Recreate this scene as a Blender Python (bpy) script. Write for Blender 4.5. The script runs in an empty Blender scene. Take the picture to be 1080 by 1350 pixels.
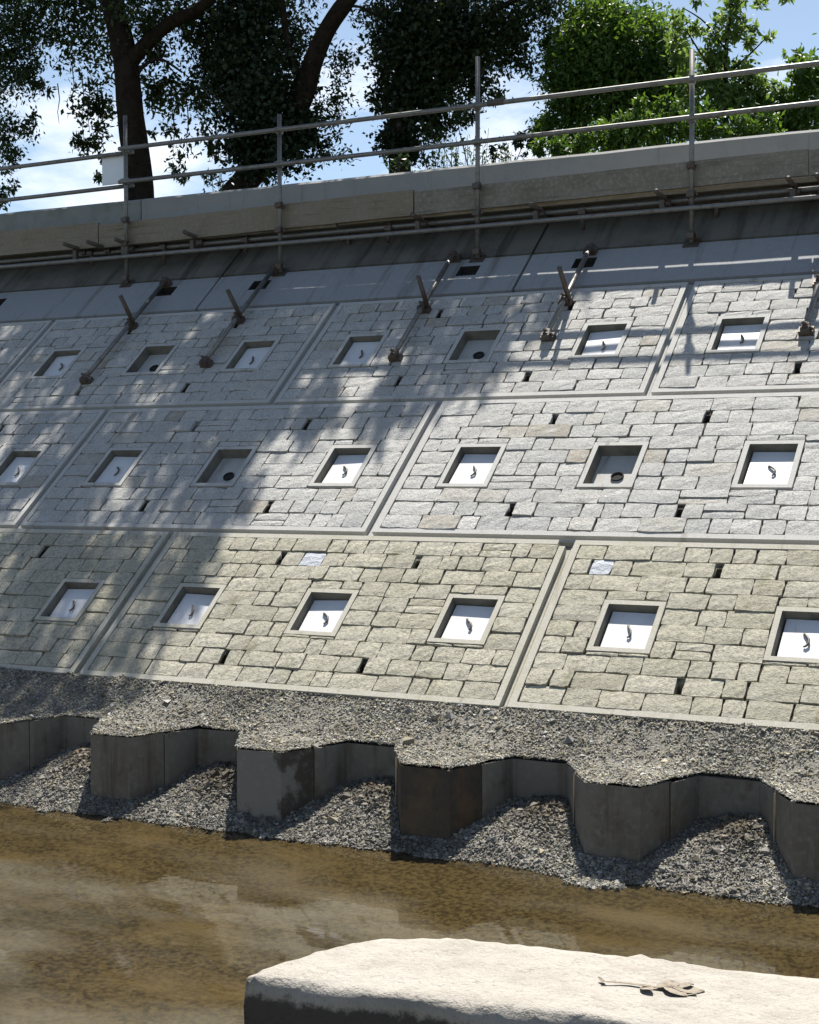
import bpy, math, random
import numpy as np
from mathutils import Vector, Matrix, noise
rnd = random.Random(7)
NR = np.random.RandomState(11)
S = bpy.context.scene
COL = S.collection

# ---------------------------------------------------------------- camera
F_PX = 1984.16                                   # focal length in pixels of the 1080 wide photograph
CAM = Vector((3.315, -7.610, 1.317))
R_ = Vector((0.89048, 0.45503, -0.00168)); D_ = Vector((0.01091, -0.02504, -0.99963)); W_ = Vector((-0.45490, 0.89012, -0.02726))
cd = bpy.data.cameras.new('camera'); cam = bpy.data.objects.new('camera', cd); COL.objects.link(cam)
cd.sensor_fit = 'HORIZONTAL'; cd.sensor_width = 36; cd.lens = 36 * F_PX / 1080
cd.clip_start = .05; cd.clip_end = 3000
cam.matrix_world = Matrix(((R_.x, -D_.x, -W_.x, CAM.x), (R_.y, -D_.y, -W_.y, CAM.y), (R_.z, -D_.z, -W_.z, CAM.z), (0, 0, 0, 1)))
S.camera = cam

# ---------------------------------------------------------------- sky, sun, exposure
SUN = Vector((-.14, .50, 1)).normalized()    # towards the sun: high, behind the wall
elev = math.asin(SUN.z); azim = math.atan2(SUN.x, SUN.y)
w = bpy.data.worlds.new('World'); S.world = w; w.use_nodes = True
wn, wl = w.node_tree.nodes, w.node_tree.links
wn.clear()
wo = wn.new('ShaderNodeOutputWorld'); bg = wn.new('ShaderNodeBackground'); sky = wn.new('ShaderNodeTexSky')
sky.sky_type = 'NISHITA'; sky.sun_disc = False; sky.sun_elevation = elev; sky.sun_rotation = azim
sky.air_density = 1.0; sky.dust_density = 1.0; sky.ozone_density = 1.3
tc = wn.new('ShaderNodeTexCoord'); mp = wn.new('ShaderNodeMapping'); mp.inputs['Scale'].default_value = (1, 1, 2.6)
nz = wn.new('ShaderNodeTexNoise'); nz.inputs['Scale'].default_value = 4.2; nz.inputs['Detail'].default_value = 7; nz.inputs['Roughness'].default_value = .62
cr = wn.new('ShaderNodeValToRGB'); cr.color_ramp.elements[0].position = .58; cr.color_ramp.elements[1].position = .76
mx = wn.new('ShaderNodeMixRGB'); mx.inputs[2].default_value = (11.0, 11.5, 12.2, 1)
wl.new(tc.outputs['Generated'], mp.inputs[0]); wl.new(mp.outputs[0], nz.inputs['Vector']); wl.new(nz.outputs[0], cr.inputs[0])
sz = wn.new('ShaderNodeSeparateXYZ'); wl.new(tc.outputs['Generated'], sz.inputs[0])
low = wn.new('ShaderNodeMapRange'); low.inputs[1].default_value = .20; low.inputs[2].default_value = .46; low.inputs[3].default_value = .13; low.inputs[4].default_value = -.10
wl.new(sz.outputs['Z'], low.inputs[0])                      # a band of fair-weather cloud low in the sky all round, thinning out overhead
ad = wn.new('ShaderNodeMath'); ad.operation = 'ADD'; wl.new(nz.outputs[0], ad.inputs[0]); wl.new(low.outputs[0], ad.inputs[1]); wl.new(ad.outputs[0], cr.inputs[0])
wl.new(cr.outputs[0], mx.inputs[0]); hz = wn.new('ShaderNodeMapRange'); hz.inputs[1].default_value = .05; hz.inputs[2].default_value = .42; hz.inputs[3].default_value = .85; hz.inputs[4].default_value = 0
hm = wn.new('ShaderNodeMixRGB'); hm.inputs[2].default_value = (5.6, 8.0, 11.2, 1)
wl.new(sz.outputs['Z'], hz.inputs[0]); wl.new(hz.outputs[0], hm.inputs[0]); wl.new(sky.outputs[0], hm.inputs[1]); wl.new(hm.outputs[0], mx.inputs[1]); wl.new(mx.outputs[0], bg.inputs[0])
bg.inputs[1].default_value = .05
wl.new(bg.outputs[0], wo.inputs[0])
sd = bpy.data.lights.new('sun', 'SUN'); sd.energy = 5.0; sd.angle = math.radians(.53); sd.color = (1, .955, .88)
so = bpy.data.objects.new('sun', sd); COL.objects.link(so); so.location = (0, 20, 40)
so.rotation_euler = SUN.to_track_quat('Z', 'Y').to_euler()
S.view_settings.view_transform = 'Standard'; S.view_settings.look = 'None'
S.view_settings.exposure = 1.12; S.view_settings.gamma = 1; S.view_settings.use_curve_mapping = False
S.cycles.max_bounces = 8; S.cycles.transparent_max_bounces = 12

# ---------------------------------------------------------------- helpers
def at(x, y, Y):
    """the point at distance Y (world y) that the photograph shows at pixel x, y"""
    d = R_ * ((x - 540) / F_PX) + D_ * ((y - 675) / F_PX) + W_
    return CAM + d * ((Y - CAM.y) / d.y)
TH = math.radians(39.819)                        # slope of the wall
def slope(u, v, n=0.):
    return Vector((u, v * math.cos(TH) - n * math.sin(TH), v * math.sin(TH) + n * math.cos(TH)))

def tag(o, label=None, cat=None, group=None, kind=None):
    if label: o['label'] = label
    if cat: o['category'] = cat
    if group: o['group'] = group
    if kind: o['kind'] = kind
    return o
def empty(name, loc=(0, 0, 0), rot=(0, 0, 0), **k):
    o = bpy.data.objects.new(name, None); COL.objects.link(o); o.location = loc; o.rotation_euler = rot
    o.empty_display_size = .1
    return tag(o, **k)

class MB:
    def __init__(s): s.v = []; s.f = []
    def add(s, vs, fs):
        b = len(s.v); s.v += [tuple(q) for q in vs]; s.f += [tuple(b + i for i in f) for f in fs]
        return s
    def box(s, a, b, jit=0):
        (x0, y0, z0), (x1, y1, z1) = a, b
        vs = [(x0, y0, z0), (x1, y0, z0), (x1, y1, z0), (x0, y1, z0), (x0, y0, z1), (x1, y0, z1), (x1, y1, z1), (x0, y1, z1)]
        if jit: vs = [tuple(c + rnd.uniform(-jit, jit) for c in q) for q in vs]
        return s.add(vs, [(0, 3, 2, 1), (4, 5, 6, 7), (0, 1, 5, 4), (1, 2, 6, 5), (2, 3, 7, 6), (3, 0, 4, 7)])
    def tube(s, pts, rad, n=10, caps=True):
        pts = [Vector(q) for q in pts]
        if not hasattr(rad, '__len__'): rad = [rad] * len(pts)
        rings = []; vs = []; fs = []
        t0 = (pts[1] - pts[0]).normalized(); ref = t0.orthogonal().normalized()
        for i, q in enumerate(pts):
            t = (pts[min(i + 1, len(pts) - 1)] - pts[max(i - 1, 0)]).normalized()
            ref = (ref - t * ref.dot(t)).normalized(); bn = t.cross(ref)
            for k in range(n):
                a = 2 * math.pi * k / n
                vs.append(q + (ref * math.cos(a) + bn * math.sin(a)) * rad[i])
        for i in range(len(pts) - 1):
            for k in range(n):
                a, b = i * n + k, i * n + (k + 1) % n
                fs.append((a, b, b + n, a + n))
        if caps: fs += [tuple(range(n))[::-1], tuple(range((len(pts) - 1) * n, len(pts) * n))]
        return s.add(vs, fs)
    def mesh(s, name, mat=None, smooth=False):
        me = bpy.data.meshes.new(name); me.from_pydata(s.v, [], s.f); me.update()
        if mat: me.materials.append(mat)
        if smooth: me.polygons.foreach_set('use_smooth', [True] * len(me.polygons))
        return me
    def build(s, name, mat=None, parent=None, smooth=False, bevel=0, **k):
        me = s.mesh(name, mat, smooth)
        return link(name, me, parent, bevel=bevel, **k)
def link(name, me, parent=None, loc=None, rot=None, bevel=0, **k):
    o = bpy.data.objects.new(name, me); COL.objects.link(o); o.parent = parent
    if loc is not None: o.location = loc
    if rot is not None: o.rotation_euler = rot
    if bevel:
        b = o.modifiers.new('bevel', 'BEVEL'); b.width = bevel; b.segments = 2; b.limit_method = 'ANGLE'
    return tag(o, **k)
def np_mesh(name, verts, faces, mat, smooth=False, col=None):
    me = bpy.data.meshes.new(name); nv, nf, k = len(verts), len(faces), faces.shape[1]
    me.vertices.add(nv); me.vertices.foreach_set('co', verts.astype(np.float32).ravel())
    me.loops.add(nf * k); me.loops.foreach_set('vertex_index', faces.astype(np.int32).ravel())
    me.polygons.add(nf); me.polygons.foreach_set('loop_start', np.arange(0, nf * k, k, dtype=np.int32))
    me.polygons.foreach_set('use_smooth', np.full(nf, smooth))
    me.update(calc_edges=True); me.materials.append(mat)
    if col is not None:
        a = me.attributes.new('tint', 'FLOAT_COLOR', 'POINT')
        a.data.foreach_set('color', np.concatenate([col, np.ones((nv, 1))], 1).astype(np.float32).ravel())
    return me

# ---------------------------------------------------------------- materials
def mat(name, base, rough=.85, spec=.3, metal=0, var=(), bump=(), obj_var=0, hue_var=None, tint=None, translucent=0, streak=None):
    """var: (scale, detail, colour, low, high) blended over base by noise; bump: (scale, strength, distance)"""
    m = bpy.data.materials.new(name); m.use_nodes = True
    n, l = m.node_tree.nodes, m.node_tree.links
    p = n['Principled BSDF']; p.inputs['Roughness'].default_value = rough; p.inputs['Metallic'].default_value = metal
    p.inputs['Specular IOR Level'].default_value = spec
    g = n.new('ShaderNodeNewGeometry'); P = g.outputs['Position']
    rgb = n.new('ShaderNodeRGB'); rgb.outputs[0].default_value = (*base, 1); c = rgb.outputs[0]
    if tint:
        a = n.new('ShaderNodeAttribute'); a.attribute_name = tint; c = a.outputs['Color']
    if obj_var:
        oi = n.new('ShaderNodeObjectInfo')
        if hue_var:
            r2 = n.new('ShaderNodeValToRGB'); e = r2.color_ramp.elements
            e[0].position = hue_var[0][0]; e[0].color = (*hue_var[0][1], 1)
            e[1].position = hue_var[-1][0]; e[1].color = (*hue_var[-1][1], 1)
            for pos, cc in hue_var[1:-1]:
                q = r2.color_ramp.elements.new(pos); q.color = (*cc, 1)
            ml = n.new('ShaderNodeMath'); ml.operation = 'MULTIPLY'; ml.inputs[1].default_value = 7.31
            fr = n.new('ShaderNodeMath'); fr.operation = 'FRACT'
            l.new(oi.outputs['Random'], ml.inputs[0]); l.new(ml.outputs[0], fr.inputs[0]); l.new(fr.outputs[0], r2.inputs[0]); c = r2.outputs[0]
        mr = n.new('ShaderNodeMapRange'); mr.inputs[3].default_value = 1 - obj_var; mr.inputs[4].default_value = 1 + obj_var
        l.new(oi.outputs['Random'], mr.inputs[0])
        hs = n.new('ShaderNodeHueSaturation'); l.new(mr.outputs[0], hs.inputs['Value']); l.new(c, hs.inputs['Color']); c = hs.outputs[0]
    for k, (sc, det, colr, lo, hi) in enumerate(var):
        t = n.new('ShaderNodeTexNoise'); t.inputs['Scale'].default_value = sc; t.inputs['Detail'].default_value = det; t.inputs['Roughness'].default_value = .65
        mpn = n.new('ShaderNodeMapping'); mpn.inputs['Location'].default_value = (k * 3.7, k * 1.3, 0)
        l.new(P, mpn.inputs[0]); l.new(mpn.outputs[0], t.inputs['Vector'])
        r = n.new('ShaderNodeMapRange'); r.inputs[1].default_value = lo; r.inputs[2].default_value = hi; r.inputs[4].default_value = colr[3] if len(colr) > 3 else 1
        l.new(t.outputs[0], r.inputs[0])
        x = n.new('ShaderNodeMixRGB'); x.inputs[2].default_value = (*colr[:3], 1)
        l.new(r.outputs[0], x.inputs[0]); l.new(c, x.inputs[1]); c = x.outputs[0]
    if streak:                                   # run-off stains drawn out down the face
        t = n.new('ShaderNodeTexNoise'); t.inputs['Scale'].default_value = 1; t.inputs['Detail'].default_value = 6; t.inputs['Roughness'].default_value = .7
        mpn = n.new('ShaderNodeMapping'); mpn.inputs['Scale'].default_value = streak[3]
        l.new(P, mpn.inputs[0]); l.new(mpn.outputs[0], t.inputs['Vector'])
        r = n.new('ShaderNodeMapRange'); r.inputs[1].default_value = streak[1]; r.inputs[2].default_value = streak[2]; r.inputs[4].default_value = .8
        l.new(t.outputs[0], r.inputs[0]); x = n.new('ShaderNodeMixRGB'); x.inputs[2].default_value = (*streak[0], 1)
        l.new(r.outputs[0], x.inputs[0]); l.new(c, x.inputs[1]); c = x.outputs[0]
    l.new(c, p.inputs['Base Color'])
    nrm = None
    for sc, st, di in bump:
        t = n.new('ShaderNodeTexNoise'); t.inputs['Scale'].default_value = sc; t.inputs['Detail'].default_value = 5; t.inputs['Roughness'].default_value = .6
        l.new(P, t.inputs['Vector'])
        b = n.new('ShaderNodeBump'); b.inputs['Strength'].default_value = st; b.inputs['Distance'].default_value = di
        l.new(t.outputs[0], b.inputs['Height'])
        if nrm: l.new(nrm, b.inputs['Normal'])
        nrm = b.outputs[0]
    if nrm: l.new(nrm, p.inputs['Normal'])
    if translucent:
        tr = n.new('ShaderNodeBsdfTranslucent'); ms = n.new('ShaderNodeMixShader'); ms.inputs[0].default_value = translucent
        hs2 = n.new('ShaderNodeHueSaturation'); hs2.inputs['Saturation'].default_value = 1.15; hs2.inputs['Value'].default_value = 1.7; hs2.inputs['Hue'].default_value = .485
        l.new(c, hs2.inputs['Color']); l.new(hs2.outputs[0], tr.inputs[0])
        l.new(p.outputs[0], ms.inputs[1]); l.new(tr.outputs[0], ms.inputs[2]); l.new(ms.outputs[0], n['Material Output'].inputs[0])
    return m

M = {}
grey_hues = [(0, (0.400, 0.393, 0.367)), (.35, (0.443, 0.435, 0.408)), (.62, (0.383, 0.382, 0.367)), (.86, (0.432, 0.419, 0.383)), (.96, (0.389, 0.361, 0.306)), (1, (0.313, 0.276, 0.219))]
tan_hues = [(0, (0.349, 0.327, 0.252)), (.3, (0.390, 0.367, 0.293)), (.6, (0.332, 0.314, 0.233)), (.85, (0.408, 0.385, 0.312)), (1, (0.303, 0.280, 0.204))]
M['stone_grey'] = mat('stone_grey', (0.480, 0.480, 0.480), .92, .2, var=[(80, 5, (.225, .22, .205, .85), .45, .62), (9, 3, (.455, .448, .425, .6), .5, .7), (150, 2, (.55, .54, .51, .7), .55, .66)],
                      bump=[(34, .45, .012), (120, .75, .006)], obj_var=.1, hue_var=grey_hues, streak=((0.19, 0.165, 0.125), 0.62, 0.74, (5, 1.2, 1.2)))
M['stone_tan'] = mat('stone_tan', (.39, .37, .30), .92, .2, var=[(48, 4, (.195, .183, .145, .85), .45, .62), (7, 3, (0.403, 0.381, 0.314, .6), .5, .7), (3.2, 4, (.285, .275, .205, .4), .52, .68), (150, 2, (0.493, 0.470, 0.403, .7), .55, .66)],
                     bump=[(34, .45, .012), (120, .75, .006)], obj_var=.1, hue_var=tan_hues, streak=((0.15, 0.14, 0.075), 0.58, 0.72, (5, 1.2, 1.2)))
M['stone_blue'] = mat('stone_blue', (0.425, 0.443, 0.471), .9, .2, var=[(60, 4, (0.345, 0.356, 0.391, .7), .5, .68)], bump=[(26, .6, .02), (95, .5, .008)])
M['mortar_grey'] = mat('mortar_grey', (.055, .048, .040), .95, .1, var=[(3.4, 3, (.22, .215, .195), .50, .57), (60, 4, (.09, .08, .065, .7), .5, .7)], bump=[(60, .5, .01)])
M['mortar_tan'] = mat('mortar_tan', (.048, .042, .030), .95, .1, var=[(3.4, 3, (.22, .205, .155), .52, .59), (60, 4, (.08, .072, .05, .7), .5, .7)], bump=[(60, .5, .01)])
M['conc_grey'] = mat('conc_grey', (0.402, 0.395, 0.372), .88, .25, var=[(6, 5, (0.358, 0.342, 0.310, .7), .5, .72), (80, 3, (0.543, 0.534, 0.506, .5), .5, .7)], bump=[(70, .25, .006)], streak=((0.156, 0.140, 0.109), 0.58, 0.72, (9, 0.9, 0.9)))
M['conc_tan'] = mat('conc_tan', (0.381, 0.364, 0.308), .88, .25, var=[(5, 5, (0.336, 0.314, 0.235, .8), .48, .72), (80, 3, (0.538, 0.515, 0.448, .5), .5, .7)], bump=[(70, .25, .006)], streak=((0.14, 0.125, 0.08), 0.57, 0.72, (9, 0.9, 0.9)))
M['conc_dark'] = mat('conc_dark', (.20, .195, .18), .9, .2, var=[(5, 5, (.12, .11, .09, .8), .45, .7)], bump=[(40, .3, .01)])
M['conc_pocket_shaded'] = mat('conc_pocket_shaded', (.17, .16, .135), .92, .15, var=[(8, 5, (.10, .092, .075, .8), .45, .66)], bump=[(50, .3, .006)])
M['conc_smooth'] = mat('conc_smooth', (0.272, 0.276, 0.280), .85, .25, var=[(2.2, 5, (0.248, 0.256, 0.264, .8), .45, .7), (40, 4, (0.360, 0.368, 0.376, .4), .5, .7)], bump=[(50, .2, .006)], streak=((0.15, 0.145, 0.13), 0.54, 0.68, (7, 0.6, 0.6)))
M['slab_shaded'] = mat('slab_shaded', (.15, .142, .122), .9, .2, var=[(3, 5, (.09, .083, .07, .8), .45, .7)], bump=[(50, .25, .006)], streak=((0.06, 0.052, 0.04), 0.5, 0.66, (7, 0.6, 0.6)))  # the platform's shade put into the slab colour, plus run-off streaks
M['coping_pale'] = mat('coping_pale', (.315, .312, .300), .8, .25, var=[(3, 5, (.25, .245, .225, .7), .5, .75), (60, 3, (.37, .365, .35, .5), .5, .7)], bump=[(50, .2, .005)], streak=((0.2, 0.19, 0.165), 0.55, 0.72, (8, 1, 0.8)))
M['coping_dull'] = mat('coping_dull', (0.272, 0.280, 0.264), .9, .2, var=[(4, 5, (0.176, 0.184, 0.160, .8), .45, .7)], bump=[(50, .3, .006)])
M['plate'] = mat('plate', (0.607, 0.607, 0.607), .45, .4, var=[(12, 4, (0.488, 0.488, 0.488, .6), .55, .75)], bump=[(60, .12, .003)], streak=((0.38, 0.28, 0.18), 0.63, 0.74, (16, 5, 5)))
M['strand'] = mat('strand', (.10, .09, .075), .55, .4, metal=.3)
M['hole'] = mat('hole', (.035, .034, .032), .9, .1)
M['galv'] = mat('galv', (0.189, 0.182, 0.168), .5, .5, metal=.55, var=[(14, 4, (0.105, 0.084, 0.063), .52, .72), (60, 3, (0.280, 0.280, 0.266, .6), .5, .7)], bump=[(60, .15, .003)])
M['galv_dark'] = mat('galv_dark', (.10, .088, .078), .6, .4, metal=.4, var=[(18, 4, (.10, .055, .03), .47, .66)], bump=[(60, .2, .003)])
M['wood'] = mat('wood', (.225, .195, .15), .85, .2, var=[(4, 6, (0.194, 0.156, 0.110, .9), .42, .68), (30, 3, (.29, .26, .21, .6), .5, .7)], bump=[(30, .3, .006)], streak=((0.11, 0.085, 0.055), 0.53, 0.68, (1.2, 20, 30)))
M['wood_grey'] = mat('wood_grey', (.22, .20, .165), .88, .2, var=[(4, 6, (.16, .14, .11, .9), .42, .68), (30, 3, (.34, .32, .28, .6), .5, .7)], bump=[(30, .3, .006)], streak=((0.09, 0.08, 0.065), 0.53, 0.68, (1.2, 20, 30)))
M['board_white'] = mat('board_white', (.74, .77, .82), .6, .3)
M['steel'] = mat('steel', (.155, .143, .118), .75, .35, metal=.1, var=[(2.2, 6, (.10, .085, .062, .85), .45, .66), (9, 6, (.085, .06, .038, .7), .56, .70), (25, 4, (.21, .20, .175, .5), .5, .7)], bump=[(30, .2, .004)], streak=((0.07, 0.05, 0.032), 0.52, 0.68, (10, 6, 0.7)))
M['steel_rust'] = mat('steel_rust', (.058, .048, .036), .8, .3, metal=.1, var=[(3.5, 6, (.11, .075, .04, .8), .5, .7), (25, 4, (.03, .027, .024, .6), .5, .7)], bump=[(30, .25, .004)], streak=((0.12, 0.06, 0.03), 0.58, 0.72, (10, 6, 0.7)))
M['steel_stain'] = mat('steel_stain', (.17, .16, .138), .75, .35, metal=.1, var=[(3.1, 5, (.055, .045, .035, .95), .47, .54), (25, 4, (.24, .235, .21, .3), .5, .7)], bump=[(30, .2, .004)])
M['gravel'] = mat('gravel', (.3, .29, .27), .9, .25, tint='tint', bump=[(150, .4, .004)])
M['gravel_bed'] = mat('gravel_bed', (.21, .20, .175), .95, .15, var=[(70, 5, (.09, .085, .07), .45, .62), (3, 5, (.26, .25, .21, .6), .5, .7)], bump=[(60, 1, .02)])
M['limestone'] = mat('limestone', (0.322, 0.303, 0.270), .92, .2, var=[(9, 6, (0.266, 0.246, 0.213, .9), .45, .66), (70, 4, (0.226, 0.203, 0.172, .8), .56, .68), (160, 3, (0.373, 0.350, 0.322, .8), .56, .68)], bump=[(18, .9, .016), (60, .8, .008), (150, .7, .004)])
def darken_sides(m):                                    # darker brown tone down the sides of the block, with a ragged upper edge
    n, l = m.node_tree.nodes, m.node_tree.links; p = n['Principled BSDF']; c = p.inputs['Base Color'].links[0].from_socket
    g = n.new('ShaderNodeNewGeometry'); sx = n.new('ShaderNodeSeparateXYZ'); l.new(g.outputs['Position'], sx.inputs[0])
    t = n.new('ShaderNodeTexNoise'); t.inputs['Scale'].default_value = 16; t.inputs['Detail'].default_value = 8; t.inputs['Roughness'].default_value = .75; l.new(g.outputs['Position'], t.inputs['Vector'])
    a = n.new('ShaderNodeMath'); a.operation = 'MULTIPLY_ADD'; a.inputs[1].default_value = .10; l.new(t.outputs[0], a.inputs[0]); l.new(sx.outputs['Z'], a.inputs[2])
    r = n.new('ShaderNodeMapRange'); r.inputs[1].default_value = -.062; r.inputs[2].default_value = -.080; l.new(a.outputs[0], r.inputs[0])
    x = n.new('ShaderNodeMixRGB'); x.inputs[2].default_value = (.072, .064, .057, 1); l.new(r.outputs[0], x.inputs[0]); l.new(c, x.inputs[1]); l.new(x.outputs[0], p.inputs['Base Color'])
darken_sides(M['limestone'])
M['bark'] = mat('bark', (0.034, 0.026, 0.019), .95, .1, var=[(9, 6, (0.018, 0.013, 0.010), .42, .65)], bump=[(16, 1, .03)])
M['grass'] = mat('grass', (.07, .09, .03), .95, .1, var=[(1.5, 6, (.11, .09, .05), .45, .65)], bump=[(14, 1, .05)])
M['twig'] = mat('twig', (.24, .21, .17), .9, .2, var=[(40, 4, (.14, .11, .08), .45, .65)])
def leaf(name, base, dark, tr=.35):
    return mat(name, base, .5, .4, var=[(2.2, 3, dark, .42, .62)], translucent=tr)
M['leaf_dark'] = leaf('leaf_dark', (0.032, 0.054, 0.016), (0.020, 0.036, 0.012), .30)
M['leaf_ivy'] = leaf('leaf_ivy', (0.019, 0.035, 0.012), (0.013, 0.024, 0.009), .10)
M['leaf_green'] = leaf('leaf_green', (.078, .140, .028), (.036, .078, .018), .40)
M['leaf_pale'] = leaf('leaf_pale', (0.123, 0.185, 0.056), (0.078, 0.134, 0.034), .45)

# ---------------------------------------------------------------- water and ground
WATER_Z = -.6
PITCH, OUT_Y, IN_Y, TOP_Z = 1.0, -.80, -.37, -.19
def pile_y(x):                                    # plan line of the sheet piling; outer pans start at x = -.22 + k
    t = (x + .22) % PITCH
    for (a, ya), (b, yb) in (((0, OUT_Y), (.28, OUT_Y)), ((.28, OUT_Y), (.44, IN_Y)), ((.44, IN_Y), (.74, IN_Y)), ((.74, IN_Y), (1.0001, OUT_Y))):
        if t <= b: return ya + (yb - ya) * (t - a) / (b - a)
def fbm(x, y, s=1., o=4):
    return noise.fractal(Vector((x * s, y * s, 3.3)), 1, 2, o)
def ledge_z(x, y):
    t = max(0, min(1, -y / .40)); e = 1 - max(0, min(1, (y - pile_y(x)) / .1))
    return .012 - .190 * (t * (1.55 - .55 * t)) + (.022 * fbm(x, y, 3.1) + .010 * fbm(x, y, 9) - .004) * (1 - .7 * e)
def bed_z(x, y):
    if y < -5.2: return min(.25, -.86 + (-5.2 - y) * .55) + .05 * fbm(x, y, .8)
    d = -y
    z = -.378 - (d - .37) * .375 if d < 1.0 else -.614 - (d - 1.0) * .11 if d < 1.8 else -.702 - (d - 1.8) * .045
    t = (x + .22) % PITCH
    if d < 1.0:                                   # spoil heaped inside the inner pans, towards their right-hand web
        z += .042 * math.exp(-((t - .72) / .15) ** 2 - ((y + .50) / .17) ** 2)
        z -= .03 * math.exp(-((t - .40) / .13) ** 2 - ((y + .5) / .2) ** 2)
    return z + .022 * fbm(x, y, 2.3) + (.012 * fbm(x, y, 9) if d < 1.1 else .004 * fbm(x, y, 7))
def axis(lo, hi, f0, f1, fine, grow=1.35):
    a = list(np.arange(f0, f1 + 1e-6, fine)); st = fine
    while a[-1] < hi: st *= grow; a.append(min(hi, a[-1] + st))
    st = fine
    while a[0] > lo: st *= grow; a.insert(0, max(lo, a[0] - st))
    return a
def sheet(name, xs, ys, zf, m, **k):
    v = np.array([(x, y, zf(x, y)) for y in ys for x in xs]); nx, ny = len(xs), len(ys)
    i = np.arange(nx - 1)[None, :] + nx * np.arange(ny - 1)[:, None]; i = i.ravel()
    return link(name, np_mesh(name, v, np.stack([i, i + 1, i + nx + 1, i + nx], 1), m, True), **k)

# river bed: brown silt below the water line, grey spoil above it
def silt_material():
    m = bpy.data.materials.new('river_silt'); m.use_nodes = True; n, l = m.node_tree.nodes, m.node_tree.links
    p = n['Principled BSDF']; p.inputs['Roughness'].default_value = .9; p.inputs['Specular IOR Level'].default_value = .15
    g = n.new('ShaderNodeNewGeometry'); sx = n.new('ShaderNodeSeparateXYZ'); l.new(g.outputs['Position'], sx.inputs[0])
    def nz_(s, d=5, st=None):
        t = n.new('ShaderNodeTexNoise'); t.inputs['Scale'].default_value = s; t.inputs['Detail'].default_value = d; t.inputs['Roughness'].default_value = .65
        if st:
            q = n.new('ShaderNodeMapping'); q.inputs['Scale'].default_value = st; q.inputs['Rotation'].default_value = (0, 0, .5); l.new(g.outputs['Position'], q.inputs[0]); l.new(q.outputs[0], t.inputs['Vector'])
        else: l.new(g.outputs['Position'], t.inputs['Vector'])
        return t.outputs[0]
    def rng(v, a, b, c=0, d=1):
        q = n.new('ShaderNodeMapRange'); q.inputs[1].default_value, q.inputs[2].default_value, q.inputs[3].default_value, q.inputs[4].default_value = a, b, c, d
        l.new(v, q.inputs[0]); return q.outputs[0]
    def mix(f, a, b):
        q = n.new('ShaderNodeMixRGB'); l.new(f, q.inputs[0])
        for i, c in ((1, a), (2, b)):
            if isinstance(c, tuple): q.inputs[i].default_value = (*c, 1)
            else: l.new(c, q.inputs[i])
        return q.outputs[0]
    silt = mix(rng(nz_(38, 3), .42, .60), (.095, .086, .062), (.032, .028, .020))
    silt = mix(rng(nz_(1.3, 6, (1, 2.2, 1)), .50, .66, 0, .8), silt, (.135, .12, .092))
    silt = mix(rng(nz_(90, 3), .60, .66, 0, .7), silt, (.05, .04, .025))
    dry = mix(rng(nz_(60), .42, .6), (.24, .225, .20), (.085, .08, .07))
    ground = mix(rng(sx.outputs['Z'], -.605, -.585), silt, dry)
    turf = mix(rng(nz_(3), .4, .6), (.045, .06, .02), (.075, .075, .035))
    l.new(mix(rng(sx.outputs['Y'], -5.9, -6.3), ground, turf), p.inputs['Base Color'])
    b = n.new('ShaderNodeBump'); b.inputs['Strength'].default_value = .8; b.inputs['Distance'].default_value = .015
    l.new(nz_(45), b.inputs['Height']); l.new(b.outputs[0], p.inputs['Normal'])
    return m
xs = axis(-160, 160, -4.8, 3.0, .05); ys = axis(-160, .35, -1.6, .35, .04)
sheet('riverbed', xs, ys, bed_z, silt_material(), kind='structure')

wm = bpy.data.materials.new('river_water'); wm.use_nodes = True; n, l = wm.node_tree.nodes, wm.node_tree.links
n.remove(n['Principled BSDF'])
tr = n.new('ShaderNodeBsdfTransparent'); tr.inputs[0].default_value = (.78, .70, .52, 1)
gl = n.new('ShaderNodeBsdfGlossy'); gl.inputs['Roughness'].default_value = .03
fr = n.new('ShaderNodeFresnel'); fr.inputs['IOR'].default_value = 1.333
df = n.new('ShaderNodeBsdfDiffuse'); df.inputs[0].default_value = (.135, .122, .092, 1)      # silt held in the water
mk = n.new('ShaderNodeMixShader'); mk.inputs[0].default_value = .30
ms = n.new('ShaderNodeMixShader'); g = n.new('ShaderNodeNewGeometry'); t = n.new('ShaderNodeTexNoise'); t.inputs['Scale'].default_value = 5; t.inputs['Detail'].default_value = 3
b = n.new('ShaderNodeBump'); b.inputs['Strength'].default_value = .05; b.inputs['Distance'].default_value = .02
l.new(g.outputs['Position'], t.inputs['Vector']); l.new(t.outputs[0], b.inputs['Height'])
l.new(b.outputs[0], gl.inputs['Normal']); l.new(b.outputs[0], fr.inputs['Normal'])
l.new(fr.outputs[0], ms.inputs[0]); l.new(tr.outputs[0], mk.inputs[1]); l.new(df.outputs[0], mk.inputs[2]); l.new(mk.outputs[0], ms.inputs[1])
t2 = n.new('ShaderNodeTexNoise'); t2.inputs['Scale'].default_value = .9; t2.inputs['Detail'].default_value = 6; m2 = n.new('ShaderNodeMapping'); m2.inputs['Rotation'].default_value = (0, 0, -.7); m2.inputs['Scale'].default_value = (1, 2.6, 1)
r2 = n.new('ShaderNodeMapRange'); r2.inputs[1].default_value = .46; r2.inputs[2].default_value = .66; r2.inputs[3].default_value = .0; r2.inputs[4].default_value = .42
l.new(g.outputs['Position'], m2.inputs[0]); l.new(m2.outputs[0], t2.inputs['Vector']); l.new(t2.outputs[0], r2.inputs[0]); sy = n.new('ShaderNodeSeparateXYZ'); l.new(g.outputs['Position'], sy.inputs[0])
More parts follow.
